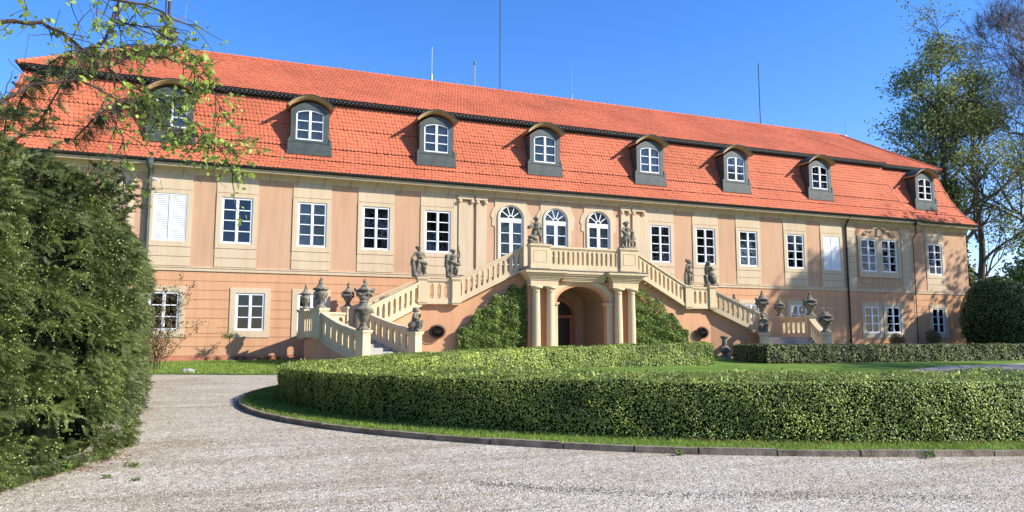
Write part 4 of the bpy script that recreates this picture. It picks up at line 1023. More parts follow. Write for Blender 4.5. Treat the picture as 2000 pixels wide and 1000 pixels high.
b = MB(); b.tube([(-3.12, 43, 16.4), (-3.12, 43, 21.5)], .075, 8); b.tube([(-3.22, 43, 17.9), (-3.3, 43, 19.8), (-3.2, 43, 21.5)], .03, 5); b.build('mast', M['iron'], ma)
b = MB(); n = 20; k = 0
for j, (rr, dd) in enumerate(((.0, .0), (.2, .01), (.4, .045), (.52, .09))):
    for i in range(n): a = 2*math.pi*i/n; b.v.append((-3.12+rr*math.cos(a), 42.75-dd+.1, 17.95+rr*1.05*math.sin(a)))
for j in range(3):
    for i in range(n): b.f.append((j*n+i, j*n+(i+1) % n, (j+1)*n+(i+1) % n, (j+1)*n+i))
b.tube([(-3.12, 42.8, 17.5), (-3.05, 42.3, 17.9)], .02, 5); b.box(-3.1, -3.0, 42.22, 42.34, 17.85, 17.97)
dsh = b.build('satellite_dish', mat('dish_grey', (.10, .10, .11), rough=.6), ma)
b = MB()
b.tube([(-4.5, 42.6, 17.75), (-2.3, 43.3, 19.2)], .022, 5); b.tube([(-3.9, 42.8, 18.3), (-2.3, 43.3, 19.35)], .015, 5)
for t_ in np.linspace(0, 1, 9):
    x = -4.5+2.2*t_; y = 42.6+.7*t_; z = 17.75+1.45*t_; L = .25+.45*t_
    b.tube([(x-L, y+.3, z+L*.45), (x+L, y-.3, z-L*.45)], .009, 4)
b.tube([(-2.3, 43.3, 18.7), (-2.3, 43.3, 20.1)], .012, 4); b.tube([(-3.6, 43, 20.6), (-1.2, 42.8, 19.4)], .010, 4); b.tube([(-2.3, 43.3, 18.85), (-1.1, 43, 18.3)], .009, 4)
b.build('aerial', M['steel'], ma)
sc2 = empty('security_camera', (-2.92, F0-.12, 8.75), 'small white wall camera beside the left downpipe below the gutter', 'camera')
b = MB(); b.tube([(-2.92, F0, 8.82), (-2.92, F0-.12, 8.86)], .018, 6); b.build('bracket', M['white'], sc2)
b = MB(); b.tube([(-3.0, F0-.10, 8.90), (-2.72, F0-.30, 8.78)], .05, 8); b.build('camera_body', M['white'], sc2)

# ---------------------------------------------------------------- plants: leaf cloud helpers
def surf_noise(P, f, seed=0.):
    x, y, z = (P*f).T
    return (np.sin(x*1.3+seed)*np.sin(y*1.7+seed*2+1)+np.sin(z*1.9+x*.7+seed)*.7+np.sin(y*2.9-z*2.1+seed*1.3)*.4)/2.1
def sprigs(P, D, L, nd=9, nlen=.022, wid=.004):
    """P start, D dir; flat yew sprays of needle pairs"""
    n = len(P); side = unit(np.cross(D, rng.normal(0, 1, (n, 3)))); up = np.cross(side, D)
    Vs = []; 
    for k in range(nd):
        f = (k+.6)/nd; base = P+D*(L*f)[:, None]; base[:, 2] -= .25*(L*f)**1.0*f
        for s in (-1, 1):
            ln = nlen*(1.25-.7*f)*rng.uniform(.8, 1.2, n); d2 = unit(side*s+D*.55+up*rng.normal(.1, .2, (n, 1)))
            tip = base+d2*ln[:, None]; w = unit(D)*wid*(1+0*ln)[:, None]
            Vs.append(np.stack([base-w, base+w, tip+w*.7, tip-w*.7], 1))
    V = np.concatenate(Vs, 0).reshape(-1, 3); return V, np.arange(len(V)).reshape(-1, 4), np.tile(rng.random(n), 2*nd)
# ---- clipped box hedges
def hedge(name, path_out, path_in, zt_fn, dens, lsize, m, label, top_d=None, inner_d=None, sink=.06, hb=.0, rs=.05):
    """path_out/path_in: matching lists of plan points; core solid + leaves on the outside, top, inside"""
    po = np.array(path_out); pi = np.array(path_in); n = len(po); root = None
    cx, cy = po.mean(0)
    root = empty(name, (cx, cy, h(cx, cy)), label, 'hedge')
    core = MB(); vs = []
    for i in range(n):
        d = pi[i]-po[i]; L = np.linalg.norm(d); d = d/L*sink
        a = po[i]+d; b = pi[i]-d; zt = zt_fn(*((po[i]+pi[i])/2))-.05
        vs += [(a[0], a[1], h(*a)+.0), (a[0], a[1], zt), (b[0], b[1], zt), (b[0], b[1], h(*b)+.0)]
    fs = []
    for i in range(n-1):
        for q in range(3): fs.append((4*i+q, 4*i+4+q, 4*i+5+q, 4*i+1+q))
    fs += [(0, 1, 2, 3), (4*n-4, 4*n-1, 4*n-2, 4*n-3)]
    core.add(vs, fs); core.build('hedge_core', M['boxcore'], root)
    PP = []; NN = []
    def side(path, sign, dn):
        seg = np.diff(path, axis=0); L = np.linalg.norm(seg, axis=1); cum = np.concatenate([[0], np.cumsum(L)])
        hh = np.array([zt_fn(*p)-h(*p) for p in (path[:-1]+path[1:])/2]); area = (L*hh).sum(); N = int(area*dn)
        idx = rng.choice(len(L), N, p=(L*hh)/area); t = rng.random(N)
        p = path[idx]+seg[idx]*t[:, None]; nr = np.stack([seg[idx][:, 1], -seg[idx][:, 0]], 1)/L[idx][:, None]*sign
        zb = H(p[:, 0], p[:, 1]); zt = np.array([zt_fn(*q) for q in p]) if callable(zt_fn) else zt_fn
        z = zb+.03+(zt-zb-.03)*rng.random(N)**.85
        q = np.stack([p[:, 0], p[:, 1], z], 1)
        off = rs*.7*surf_noise(q, 3.1)+rs*.6*surf_noise(q*np.array([1, 1, .35]), 9.)+rng.normal(0, .018, N) - hb*.9*((zt-z) < 0)
        q[:, :2] += nr*(off-.0)[:, None]
        PP.append(q); NN.append(np.concatenate([nr, np.full((N, 1), .35)], 1))
    side(po, 1, dens); side(pi, -1, inner_d or dens)
    # top
    seg = np.diff((po+pi)/2, axis=0); L = np.linalg.norm(seg, axis=1); wd = np.linalg.norm(pi-po, axis=1); wd = (wd[1:]+wd[:-1])/2
    A = L*wd; N = int(A.sum()*(top_d or dens)); idx = rng.choice(len(L), N, p=A/A.sum()); t = rng.random(N)[:, None]; w = rng.random(N)[:, None]
    p = (po[idx]*(1-t)+po[idx+1]*t)*(1-w)+(pi[idx]*(1-t)+pi[idx+1]*t)*w
    zt = np.array([zt_fn(*q) for q in p]); q = np.stack([p[:, 0], p[:, 1], zt], 1)
    q[:, 2] += .06*surf_noise(q, 2.3, 1)+.02*surf_noise(q, 8, 2)+np.abs(rng.normal(0, .02, N))-.02
    PP.append(q); NN.append(np.tile([0, 0, 1.], (N, 1)))
    # ends
    for a, b, s in ((po[0], pi[0], -1), (po[-1], pi[-1], 1)):
        ln = np.linalg.norm(b-a); N = int(ln*.9*dens); t = rng.random(N)[:, None]; p = a*(1-t)+b*t; e = (b-a)/ln; nr = np.array([e[1], -e[0]])
        mid = (po[1]-po[0]) if s < 0 else (po[-2]-po[-1])
        if nr@mid > 0: nr = -nr
        zb = H(p[:, 0], p[:, 1]); zt = zt_fn(*a); z = zb+(zt-zb)*rng.random(N)
        q = np.stack([p[:, 0], p[:, 1], z], 1); q[:, :2] += nr*(.02+rng.normal(0, .025, (N, 1))); PP.append(q); NN.append(np.tile([nr[0], nr[1], .3], (N, 1)))
    P = np.concatenate(PP); N_ = np.concatenate(NN)
    d = np.linalg.norm(P[:, :2], axis=1); sz = lsize*rng.uniform(.7, 1.3, len(P))*np.clip(d/14, .8, 2.0)
    leafobj('foliage', P, N_, sz, m, root, aspect=.62, spread=.42)
    kb_ = rng.random(len(P)) < .03
    leafobj('dry_leaves', P[kb_]+N_[kb_]*.012, N_[kb_], sz[kb_], M['brownleaf'], root, aspect=.6, spread=.8)
    n5 = 3000; i5 = rng.integers(0, len(P), n5); D5 = unit(N_[i5]*.4+np.array([0, 0, 1.])+rng.normal(0, .3, (n5, 3)))
    V5, F5, r5 = sprigs(P[i5], D5, rng.uniform(.03, .10, n5), 5, .022, .008); mobj('stray_shoots', npmesh('ss', V5, F5, 4, r5), m, root)
    return root
to = []; ti = []
def oh(t, a, b): return (XC+a*math.cos(t), EY+b*math.sin(t))
HA, HB = 15.95, 10.55
tt = list(np.linspace(R(79.5), R(300), 110))
for t in tt:
    back = max(0, math.sin(t)); wgt = back**1.2
    bo = HB+.4*back                                  # bed runs a little deeper at the back
    th = 3.0*(1-wgt)+1.15*wgt
    o = oh(t, HA, bo); c = Vector((math.cos(t)/HA, math.sin(t)/bo)).normalized()
    to.append(o); ti.append((o[0]-c.x*th, o[1]-c.y*th))
def ztop(x, y):
    return .97+.08*float(sst((y-19)/9)) + float(sst((y-18)/8))*np.clip((x-3)*.021, 0, .42)
# outward side must be right of travel direction; path runs counter-clockwise => outer side has normal (dy,-dx)
hedge('box_hedge', to, ti, ztop, 2800, .032, M['box'], 'long clipped box hedge curving round the oval lawn in front of the staircase', top_d=2300, inner_d=1500)
zt2 = lambda x, y: 1.29+.0015*(x-24)
po2 = [(24.9, 31.8), (24.3, 30), (23.8, 27.9)]; pi2 = [(26.2, 31.8), (25.6, 30.2), (25.2, 29.2)]
for x in np.linspace(26, 62, 30): po2.append((x, 27.85-.015*(x-24))); pi2.append((x, 29.2-.015*(x-24)))
hedge('box_hedge', po2, pi2, zt2, 420, .05, M['boxback'], 'low straight clipped hedge on the right, running towards the round topiary', rs=.07)

# ---- grass fringe along the kerb and tufts
N = 60000
t = rng.uniform(R(150), R(305), N); w = rng.random(N)
o = -.0 - 1.75*w**1.0
cx_ = np.cos(t); sy_ = np.sin(t); nx = cx_/EA; ny = sy_/EB; nl = np.hypot(nx, ny)
gx = XC+EA*cx_+nx/nl*o; gy = EY+EB*sy_+ny/nl*o
keep = (np.hypot(gx, gy) < 24); gx, gy = gx[keep], gy[keep]; N = len(gx)
def blades(gx, gy, z, hgt, wid):
    N = len(gx); a = rng.uniform(0, 6.28, N); dx = np.cos(a)*wid; dy = np.sin(a)*wid; l = rng.normal(0, .35, (N, 2))*hgt[:, None]
    V = np.stack([np.stack([gx-dx, gy-dy, z], 1), np.stack([gx+dx, gy+dy, z], 1), np.stack([gx+l[:, 0], gy+l[:, 1], z+hgt], 1)], 1).reshape(-1, 3)
    return V, np.arange(3*N).reshape(N, 3)
V, F_ = blades(gx, gy, H(gx, gy)+.08, .035+.03*rng.random(N), .006)
mobj('grass', npmesh('grass', V, F_, 3, rng.random(N)), M['grassblade'], kind='stuff', label='short bright green grass strip between kerb and hedge', cat='grass')
N = 26000; gx = rng.uniform(-4.5, 4, N); gy = rng.uniform(27.2, 36.9, N); k_ = (gy > 28.1-.38*np.clip(gx+1.6, 0, 9)); gx, gy = gx[k_], gy[k_]; N = len(gx)
V, F_ = blades(gx, gy, H(gx, gy)+.04, .05+.04*rng.random(N), .012)
mobj('grass', npmesh('grass', V, F_, 3, rng.random(N)), M['grassblade'], kind='stuff', label='bright lawn strip at the foot of the facade', cat='grass')
# weeds on the gravel
def weed(x, y, r, n, label, hh=.05, m='ivy', z=0.):
    P = np.stack([rng.normal(x, r, n), rng.normal(y, r*.7, n), np.full(n, 0.)], 1); P[:, 2] = H(P[:, 0], P[:, 1])+rng.random(n)*hh+.01
    c = h(x, y); P -= np.array([x, y, c])
    nn = P.copy(); nn[:, 2] += .06
    return leafobj('weed', P, unit(nn), .05, M[m], None, loc=(x, y, c), aspect=.35, spread=.5, label=label, cat='weed', group='weeds growing in the gravel')
weed(-1.62, 10.4, .06, 160, 'bright leafy weed tuft at the foot of the clipped yew', .12)
weed(-.93, 10.55, .05, 45, 'flat weed patch on the gravel right of the yew base', .03)
weed(-.86, 10.45, .035, 30, 'small weed beside a larger patch on the gravel', .03)
weed(-1.10, 9.80, .035, 30, 'small pale weed nearest the viewer, right of the yew', .03)
weed(-.78, 9.55, .03, 20, 'tiny weed on the open gravel near the yew', .02)
for i, (tt_, r, n, lb) in enumerate(((R(228), .035, 60, 'small weed growing against the kerb, furthest left along it'), (R(240.5), .045, 90, 'bushy weed tuft at the kerb below the middle of the hedge'), (R(247), .035, 60, 'thin brownish weed patch at the foot of the kerb'), (R(252.5), .05, 110, 'largest grassy tuft spilling over the kerb stones on the right'))):
    x, y = ell(tt_, .2); weed(x, y, r, n, lb, .08, 'brownleaf' if i == 2 else 'ivy')
n = 260; x = rng.uniform(6.2, 12.5, n); tq = -np.sqrt(np.clip(1-((x-XC)/HA)**2, 0, 1)); y = EY+HB*tq-.12+rng.normal(0, .09, n)
P = np.stack([x, y, H(x, y)+.11], 1)
leafobj('fallen_leaves', P, np.tile([0, 0, 1.], (n, 1)), .05, M['deadleaf'], None, spread=.4, kind='stuff', label='dry brown leaves lying at the foot of the hedge', cat='leaves')
n = 240; a = rng.uniform(0, 1, n); x = -2.2+1.2*a+rng.normal(0, .16, n); y = 9.2+2.4*a+rng.normal(0, .12, n)-.1
P = np.stack([x, y, H(x, y)+.012], 1)
leafobj('fallen_leaves', P, np.tile([0, 0, 1.], (n, 1)), .035, M['deadleaf'], None, spread=.5, kind='stuff', label='reddish needle litter at the foot of the yew', cat='leaves')
# loose pebbles on the near gravel
n = 13000; x = rng.uniform(-3.2, 9, n); y = rng.uniform(3.6, 13, n); kx = (x > -1.9+(y-9)*.35) & (((x-XC)/EA)**2+((y-EY)/EB)**2 > 1.03); x, y = x[kx], y[kx]; n = len(x)
r = rng.uniform(.004, .015, n); oct_ = np.array([(1, 0, 0), (0, 1, 0), (-1, 0, 0), (0, -1, 0), (0, 0, 1)], float)
V = np.stack([x, y, H(x, y)], 1)[:, None, :]+oct_[None]*r[:, None, None]*rng.uniform(.7, 1.2, (n, 5, 1))
F_ = (np.array([(0, 1, 4), (1, 2, 4), (2, 3, 4), (3, 0, 4)])[None]+5*np.arange(n)[:, None, None]).reshape(-1, 3)
mobj('pebbles', npmesh('pebbles', V.reshape(-1, 3), F_, 3, np.repeat(rng.random(n), 4)), mat('pebble', (.40, .36, .30), rough=.9, attr=1, island=.75, scale=30), kind='stuff', label='loose pale pebbles on the gravel drive', cat='pebbles')

# shallow wheel rut strewn with darker stones
RUT = [[2.75, 8.03], [3.31, 7.6], [3.95, 7.05], [4.89, 6.57], [5.83, 6.15], [7.21, 5.5]]
rx = np.array([p[0] for p in RUT]); ry = np.array([p[1] for p in RUT]); n = 1800; t = rng.random(n)*(len(RUT)-1)
x = np.interp(t, np.arange(len(RUT)), rx)+rng.normal(0, .02, n); y = np.interp(t, np.arange(len(RUT)), ry)+rng.normal(0, .13, n)+.05*np.sin(t*4); r = rng.uniform(.004, .012, n)
V = np.stack([x, y, H(x, y)], 1)[:, None, :]+oct_[None]*r[:, None, None]*rng.uniform(.7, 1.2, (n, 5, 1))
F_ = (np.array([(0, 1, 4), (1, 2, 4), (2, 3, 4), (3, 0, 4)])[None]+5*np.arange(n)[:, None, None]).reshape(-1, 3)
mobj('pebbles', npmesh('dark_pebbles', V.reshape(-1, 3), F_, 3, np.repeat(rng.random(n), 4)), mat('dark_pebble', (.11, .095, .08), rough=.9, attr=1, island=.7, scale=30), kind='stuff', label='line of darker stones along a shallow wheel rut', cat='pebbles')

# ---- creepers beside the portal
def creeper(s, label):
    u0, u1 = 3.05, 6.6 if s < 0 else 6.5
    root = empty('climbing_shrub', (XC+s*4.8, 34.0, .5), label, 'creeper', 'creepers on the staircase wall')
    n = 20000; u = rng.uniform(u0, u1, n); f = (u-u0)/(u1-u0)
    topz = 4.3-.55*f-2.4*np.clip(f-.15, 0, 1)**1.5; topz = topz+.15*np.sin(u*7)
    z = .5+(topz-.5)*rng.random(n)**.8
    thick = .16+.12*np.sin(np.clip((z-.5)/(topz-.4), 0, 1)*math.pi*.9+.3)*np.sqrt(np.clip(1-(f*1.0)**3, 0, 1))
    P0 = np.stack([XC+s*u, np.zeros(n), z], 1); bl = surf_noise(P0, 4.6, s)+.5*surf_noise(P0, 9.5, s)
    y = 34.33-thick-.11*bl+rng.normal(0, .05, n)
    P = np.stack([XC+s*u, y, z+.06*bl], 1); N_ = np.stack([.3*bl, np.full(n, -1.), .5+0*bl], 1)
    leafobj('foliage', P, N_, .075, M['ivy'], root, aspect=.7, spread=.7, droop=.6)
    b = MB()
    for i in range(14):
        uu = random.uniform(u0+.3, u1-.6); pts = []; x = XC+s*uu; zz = .4
        while zz < 3.6-(uu-u0)*.6: pts.append((x, 34.3-.12*random.random(), zz)); x += random.uniform(-.15, .15); zz += .3
        b.tube(pts, .014, 5)
    b.build('stems', M['bark'], root)
creeper(-1, 'bushy dark green creeper climbing the wall left of the columned portal')
creeper(1, 'dark green creeper climbing the wall right of the columned portal')

# ---- topiary dome
def dome(x, y, r, hh, label):
    z0 = h(x, y)+.1; root = empty('topiary_dome', (x, y, z0), label, 'topiary')
    prof = [(r*.86, 0), (r*.96, hh*.2), (r, hh*.42), (r*.94, hh*.62), (r*.75, hh*.82), (r*.42, hh*.95), (.05, hh)]
    b = MB(); b.lathe([(q[0]*.955, q[1]*.98) for q in prof], n=32)
    mobj('foliage_core', b.mesh(), M['boxcore'], root, (x, y, z0))
    n = 26000; t = rng.random(n)**.8*(len(prof)-1); i = np.minimum(t.astype(int), len(prof)-2); f = t-i; pr = np.array(prof)
    q = pr[i]*(1-f)[:, None]+pr[i+1]*f[:, None]; a = rng.uniform(0, 6.283, n); P = np.stack([q[:, 0]*np.cos(a), q[:, 0]*np.sin(a), q[:, 1]], 1)
    N_ = unit(P-np.array([0, 0, hh*.4])); P += N_*(.06*surf_noise(P, 2.5)+rng.normal(0, .04, n))[:, None]
    leafobj('foliage', P, N_, .10, M['topiary'], root, loc=(x, y, z0), aspect=.45, spread=.8)
dome(48.7, 34.4, 2.2, 5.0, 'tall rounded clipped topiary at the right corner of the château')

# ---- yew block at the left
yr = empty('yew_hedge', (-3.2, 14, 0), 'big dark clipped yew filling the left side beside the gravel drive', 'yew hedge')
edge = np.array([(-4.2, 5.2), (-3.1, 7.4), (-2.25, 9.25), (-1.62, 10.7), (-1.24, 11.7), (-1.20, 12.5), (-1.36, 15), (-1.56, 19), (-1.85, 24), (-2.1, 27.0)])
def ytop(y): return 4.18-.52*np.clip((y-9)/2.6, 0, 1)+.25*np.clip((y-14)/10, 0, 1)
b = MB(); vs = []
for i, (ex_, ey) in enumerate(edge):
    a = edge[max(i-1, 0)]; c = edge[min(i+1, len(edge)-1)]; d = Vector((c[1]-a[1], -(c[0]-a[0]))).normalized()
    tp = float(ytop(ey))
    for (off, z) in ((-.42, .0), (-.38, .8), (-.38, 2.1), (-.5, 2.6), (-.62, tp-.48), (-1.3, tp-.16), (-3.2, tp-.05), (-3.3, 0)): vs.append((ex_+d.x*off, ey+d.y*off, z+h(0, ey)))
m_ = 8; fs = [(i*m_+q, (i+1)*m_+q, (i+1)*m_+q+1, i*m_+q+1) for i in range(len(edge)-1) for q in range(m_-1)]
fs += [tuple(range(m_-1, -1, -1)), tuple((len(edge)-1)*m_+q for q in range(m_))]
b.add(vs, fs).build('foliage_core', M['yewcore'], yr)
seg = np.diff(edge, axis=0); L_ = np.linalg.norm(seg, axis=1)
def yewpts(n, bias):
    wgt = L_*bias; idx = rng.choice(len(L_), n, p=wgt/wgt.sum()); t = rng.random(n); p = edge[idx]+seg[idx]*t[:, None]
    nr = np.stack([seg[idx][:, 1], -seg[idx][:, 0]], 1)/L_[idx][:, None]
    s = rng.random(n)*1.35; tp = ytop(p[:, 1]); off = np.zeros(n); z = np.zeros(n); nz = np.zeros(n)
    lo = s < .80; z[lo] = s[lo]/.80*2.9; off[lo] = .03*np.clip((1.2-z[lo])/1.2, 0, 1)
    hi = ~lo; q = (s[hi]-.80)/.55; z[hi] = 2.9+(tp[hi]-2.9)*np.sin(np.clip(q*1.9, 0, 1)*math.pi/2); off[hi] = -.02-1.6*q**1.15; nz[hi] = np.clip(q*2.5, 0, 1)
    P = np.stack([p[:, 0], p[:, 1], z+H(0*p[:, 0], p[:, 1])], 1); bl = surf_noise(P, 1.9, 3)+.6*surf_noise(P, 4.3, 1)
    N_ = np.stack([nr[:, 0]*(1-nz*.7), nr[:, 1]*(1-nz*.7), nz+.05], 1); N_ = unit(N_)
    cl = surf_noise(P, 3.3, 5)*.6+surf_noise(P*np.array([1, 1, 1.6]), 6.1, 2)*.5
    keep = rng.random(n) < np.clip(.42+2.2*cl, .02, 1)
    g = np.stack([surf_noise(P+[.1, 0, 0], 5.1, 7), surf_noise(P+[0, .1, 0], 5.1, 8), surf_noise(P, 5.1, 9)+.2], 1)
    P[:, :2] += nr*off[:, None]; P += N_*(.10*bl+.26*np.clip(cl, -.6, .3))[:, None]
    N_ = unit(N_+g*.9)
    return P[keep], N_[keep]
bias = np.array([.5, 1.2, 1.8, 1.8, 1.6, .5, .25, .15, .08])
P, N_ = yewpts(46000, bias); D = unit(N_+rng.normal(0, .55, N_.shape)+np.array([0, 0, -.25])); Ls = rng.uniform(.09, .22, len(P))
V, F_, r_ = sprigs(P-N_*.05, D, Ls, 9, .028, .0048)
TP = P-N_*.05+D*Ls[:, None]; TP[:, 2] -= .25*Ls; kt = rng.random(len(TP)) < .45; leafobj('young_tips', TP[kt], N_[kt], .028, M['yewtip'], yr, aspect=.5, spread=.7)
mobj('near_foliage', npmesh('yew', V, F_, 4, r_), M['yew'], yr)
P, N_ = yewpts(120000, np.array([.3, .5, .8, 1, 1, 1, 1, .7, .5])); P -= N_*.11
leafobj('foliage', P, N_, .042, M['yew'], yr, aspect=.35, spread=.9)
P, N_ = yewpts(9000, np.array([0, .1, .1, .2, 1, 1, 1, .7, .5])); leafobj('rusty_tips', P, N_, .04, M['brownleaf'], yr, aspect=.4, spread=.9)
# long shoots above the top of the yew
b = MB(); SP = []; SD = []; SL = []
for i in range(90):
    y = random.uniform(8.2, 14); x = float(np.interp(y, edge[:, 1], edge[:, 0]))-random.uniform(.15, 1.3); z = float(ytop(y))-.15
    a = random.uniform(-1, 1); pts = [(x, y, z)]; L = random.uniform(.25, .75); m_ = 6; dv = Vector((random.uniform(-.2, .9), random.uniform(-.5, .3), random.uniform(.5, 1.2))).normalized()
    for k in range(m_):
        q = Vector(pts[-1])+dv*L/m_; pts.append(tuple(q)); dv = (dv+Vector((.08, 0, -.10))).normalized()
        for j in range(4): SP.append(tuple(q)); SD.append(tuple((dv+Vector((random.gauss(0, .8), random.gauss(0, .8), random.gauss(0, .6)))).normalized())); SL.append(random.uniform(.06, .15))
    b.tube(pts, [.008]*3+[.005]*(len(pts)-3), 4)
# one long drooping branch sweeping out to the right
for pts in ([(-1.9, 9.2, 3.9), (-1.6, 8.9, 4.4), (-1.25, 8.6, 4.62), (-.95, 8.4, 4.66), (-.62, 8.2, 4.6)], [(-1.6, 9.6, 3.9), (-1.35, 9.4, 4.15), (-1.1, 9.2, 4.3), (-.75, 9.1, 4.32), (-.4, 9.0, 4.38)], [(-2.0, 8.6, 3.8), (-1.8, 8.4, 4.2), (-1.5, 8.2, 4.42), (-1.2, 8.1, 4.5)]):
    MB().tube(pts, [.010, .008, .006, .004, .003][:len(pts)], 5).build('long_branch', M['bark'], yr)
    for (p, q) in zip(pts, pts[1:]):
        for k in range(70):
            f = random.random(); w_ = Vector(p).lerp(Vector(q), f); SP.append((w_.x+random.gauss(0, .03), w_.y+random.gauss(0, .03), w_.z-abs(random.gauss(0, .05)))); d_ = Vector((random.gauss(.4, .6), random.gauss(0, .6), random.gauss(-.5, .5))).normalized(); SD.append(tuple(d_)); SL.append(random.uniform(.08, .2))
b.build('shoots', M['bark'], yr) if b.v else None
V, F_, r_ = sprigs(np.array(SP), np.array(SD), np.array(SL), 8, .028, .005)
mobj('shoot_needles', npmesh('sn', V, F_, 4, r_), M['yew'], yr)

# ---------------------------------------------------------------- trees
def grow(p, d, L, r, depth, segs, tips, rnd, split=(2, 3), spread=.55, up=.15, shrink=.74, minr=.01, wig=.16):
    """recursive limb; segs collects (points, radii)"""
    pts = [Vector(p)]; rad = [r]; dv = Vector(d).normalized(); n = 4
    for k in range(n):
        dv = (dv+Vector((rnd.gauss(0, wig), rnd.gauss(0, wig), rnd.gauss(0, wig)+up*.3))).normalized()
        pts.append(pts[-1]+dv*L/n); rad.append(r*(1-.35*(k+1)/n))
    segs.append((pts, rad, depth))
    if depth <= 0: tips.append((pts[-1], dv)); tips.append((pts[-2], dv)); return
    for k in range(rnd.choice(split)+1):
        j = rnd.choice([2, 3, 4, 4]) if k else 4
        a = rnd.uniform(0, 6.28); t = dv.orthogonal().normalized(); t.rotate(Matrix.Rotation(a, 3, dv))
        sp = spread*rnd.uniform(.6, 1.3) if k else spread*.3
        nd = (dv+t*math.tan(min(sp, 1.2))+Vector((0, 0, up))).normalized()
        grow(pts[j], nd, L*shrink*rnd.uniform(.8, 1.15), max(minr, rad[j]*(.62 if k else .85)), depth-1, segs, tips, rnd, split, spread, up, shrink, minr, wig)
def tree(name, x, y, z, Ht, r, seed, depth, label, leafm=None, lsize=.2, nleaf=8, cl=.8, bark='barkdark', lean=(0, 0), trunkf=.28, spread=.55, up=.15, ivy=0, group=None, minr=.012, trunk_h=None, boughs=7, split=(2, 3), shrink=.74, side_from=.25, reach=.24):
    rnd = random.Random(seed); segs = []; tips = []
    root = empty(name, (x, y, z), label, 'tree', group)
    pts = []; rad = []; n = 12; th = Ht*.82
    cx, cy = 0., 0.
    for k in range(n+1):
        f = k/n; pts.append(Vector((x+lean[0]*f*Ht+cx, y+lean[1]*f*Ht+cy, z+th*f))); rad.append(r*(1-.80*f)*(1.25 if k == 0 else 1)); cx += rnd.gauss(0, Ht*.006); cy += rnd.gauss(0, Ht*.006)
    tb = MB(); tb.tube(pts, rad, 10); tb.build('trunk', M[bark], root, smooth=True)
    for k in range(boughs):
        f = side_from+(1-side_from)*(k+rnd.random()*.6)/boughs; f = min(f, .98); j = f*n; i = min(int(j), n-1); p = pts[i].lerp(pts[i+1], j-i); a = k*2.4+rnd.uniform(-.4, .4)
        d = Vector((math.cos(a), math.sin(a), .45+.9*f)); grow(p, d, Ht*reach*(1.25-.75*f), r*.42*(1.15-.7*f), depth, segs, tips, rnd, split, spread, up, shrink, minr)
    grow(pts[-1], Vector((0, 0, 1)), Ht*.12, rad[-1], depth-1, segs, tips, rnd, split, spread, up, shrink, minr)
    lb = MB()
    for (pp, rr, dpt) in segs: lb.tube(pp, rr, 5 if dpt >= 2 else 3)
    lb.build('limbs', M[bark if leafm else 'twig'], root)
    if leafm:
        tp = np.array([tuple(t[0]) for t in tips]); N = len(tp)*nleaf; P = np.repeat(tp, nleaf, 0)+rng.normal(0, cl, (N, 3))*np.array([1, 1, .75])
        leafobj('crown', P, rng.normal(0, 1, (N, 3))+np.array([0, 0, .5]), lsize, M[leafm], root, aspect=.75, spread=.6)
    if ivy:
        n_ = ivy; f = rng.random(n_)**1.2*.62; a = rng.uniform(0, 6.28, n_); rr = (r*1.1+.9*(1-f/.62)+.25)*np.sqrt(rng.random(n_))
        zz = f*th; px = np.interp(f, np.linspace(0, 1, n+1), [p.x for p in pts]); py = np.interp(f, np.linspace(0, 1, n+1), [p.y for p in pts])
        P = np.stack([px+rr*np.cos(a), py+rr*np.sin(a), z+zz], 1); nn = np.stack([np.cos(a), np.sin(a), 0*a+.2], 1)
        leafobj('ivy', P, nn, .32, M['ivytree'], root, aspect=.8, spread=.7)
    return root
tree('lime_tree', 65.5, 50, .6, 32, .65, 12, 4, 'tall airy leafy tree with ivy-clad trunk behind the right end of the château', 'treeleaf', .25, 4, .6, ivy=12000, boughs=14, side_from=.34, spread=.6, reach=.125, bark='bark')
tree('lime_tree', 73, 54, .6, 27, .45, 5, 4, 'smaller leafy tree between the ivy-clad tree and the bare tree', 'treeleaf', .26, 5, .7, boughs=9, side_from=.2, reach=.15, bark='bark')
tree('bare_tree', 76.5, 47, .6, 42, .6, 21, 6, 'large leafless tree with purplish twigs at the right edge', None, bark='barkdark', boughs=14, side_from=.2, spread=.5, minr=.012, up=.12, reach=.125, shrink=.76)
# distant wood on the right, beyond the topiary
for i, (x, y, hh) in enumerate(((98, 62, 13), (108, 58, 15), (92, 72, 11))):
    tree('distant_tree', x, y, .6, hh, .3, 40+i, 3, ['low green tree far off beyond the topiary', 'rightmost far tree beyond the topiary', 'faint small tree behind the topiary top'][i], 'treeleaf', .45, 9, .9, boughs=8, side_from=.12, group='far trees beyond the topiary')
# trees of the park outside the picture on the right: they shade the right end of the facade
tree('park_tree', 61, 20.5, .4, 23, .4, 31, 4, 'park tree out of view that shades the right end of the facade', 'treeleaf', .32, 7, .55, boughs=10, side_from=.3, reach=.19)
tree('park_tree', 50.0, 9.0, .2, 17, .4, 33, 4, 'second park tree out of view shading the right lawn', 'treeleaf', .22, 3, .5, boughs=9, side_from=.35)
tree('park_tree', 62.0, -36, 0, 24, .5, 35, 3, 'park tree behind the viewer mirrored in the right windows', 'ivytree', .6, 14, 1.1, boughs=10, side_from=.12)
tree('park_tree', 76.0, -22, 0, 26, .5, 37, 3, 'farther park tree behind the viewer mirrored in the right windows', 'ivytree', .6, 14, 1.1, boughs=10, side_from=.12)
for i, (x, y) in enumerate(((28, -44), (40, -42))):
    tree('park_tree', x, y, 0, 29, .5, 50+i, 3, ['park tree behind the viewer, mirrored in the arched windows', 'park tree behind the viewer, mirrored right of the stairs'][i], 'ivytree', .6, 12, 1.2, boughs=10, side_from=.12)

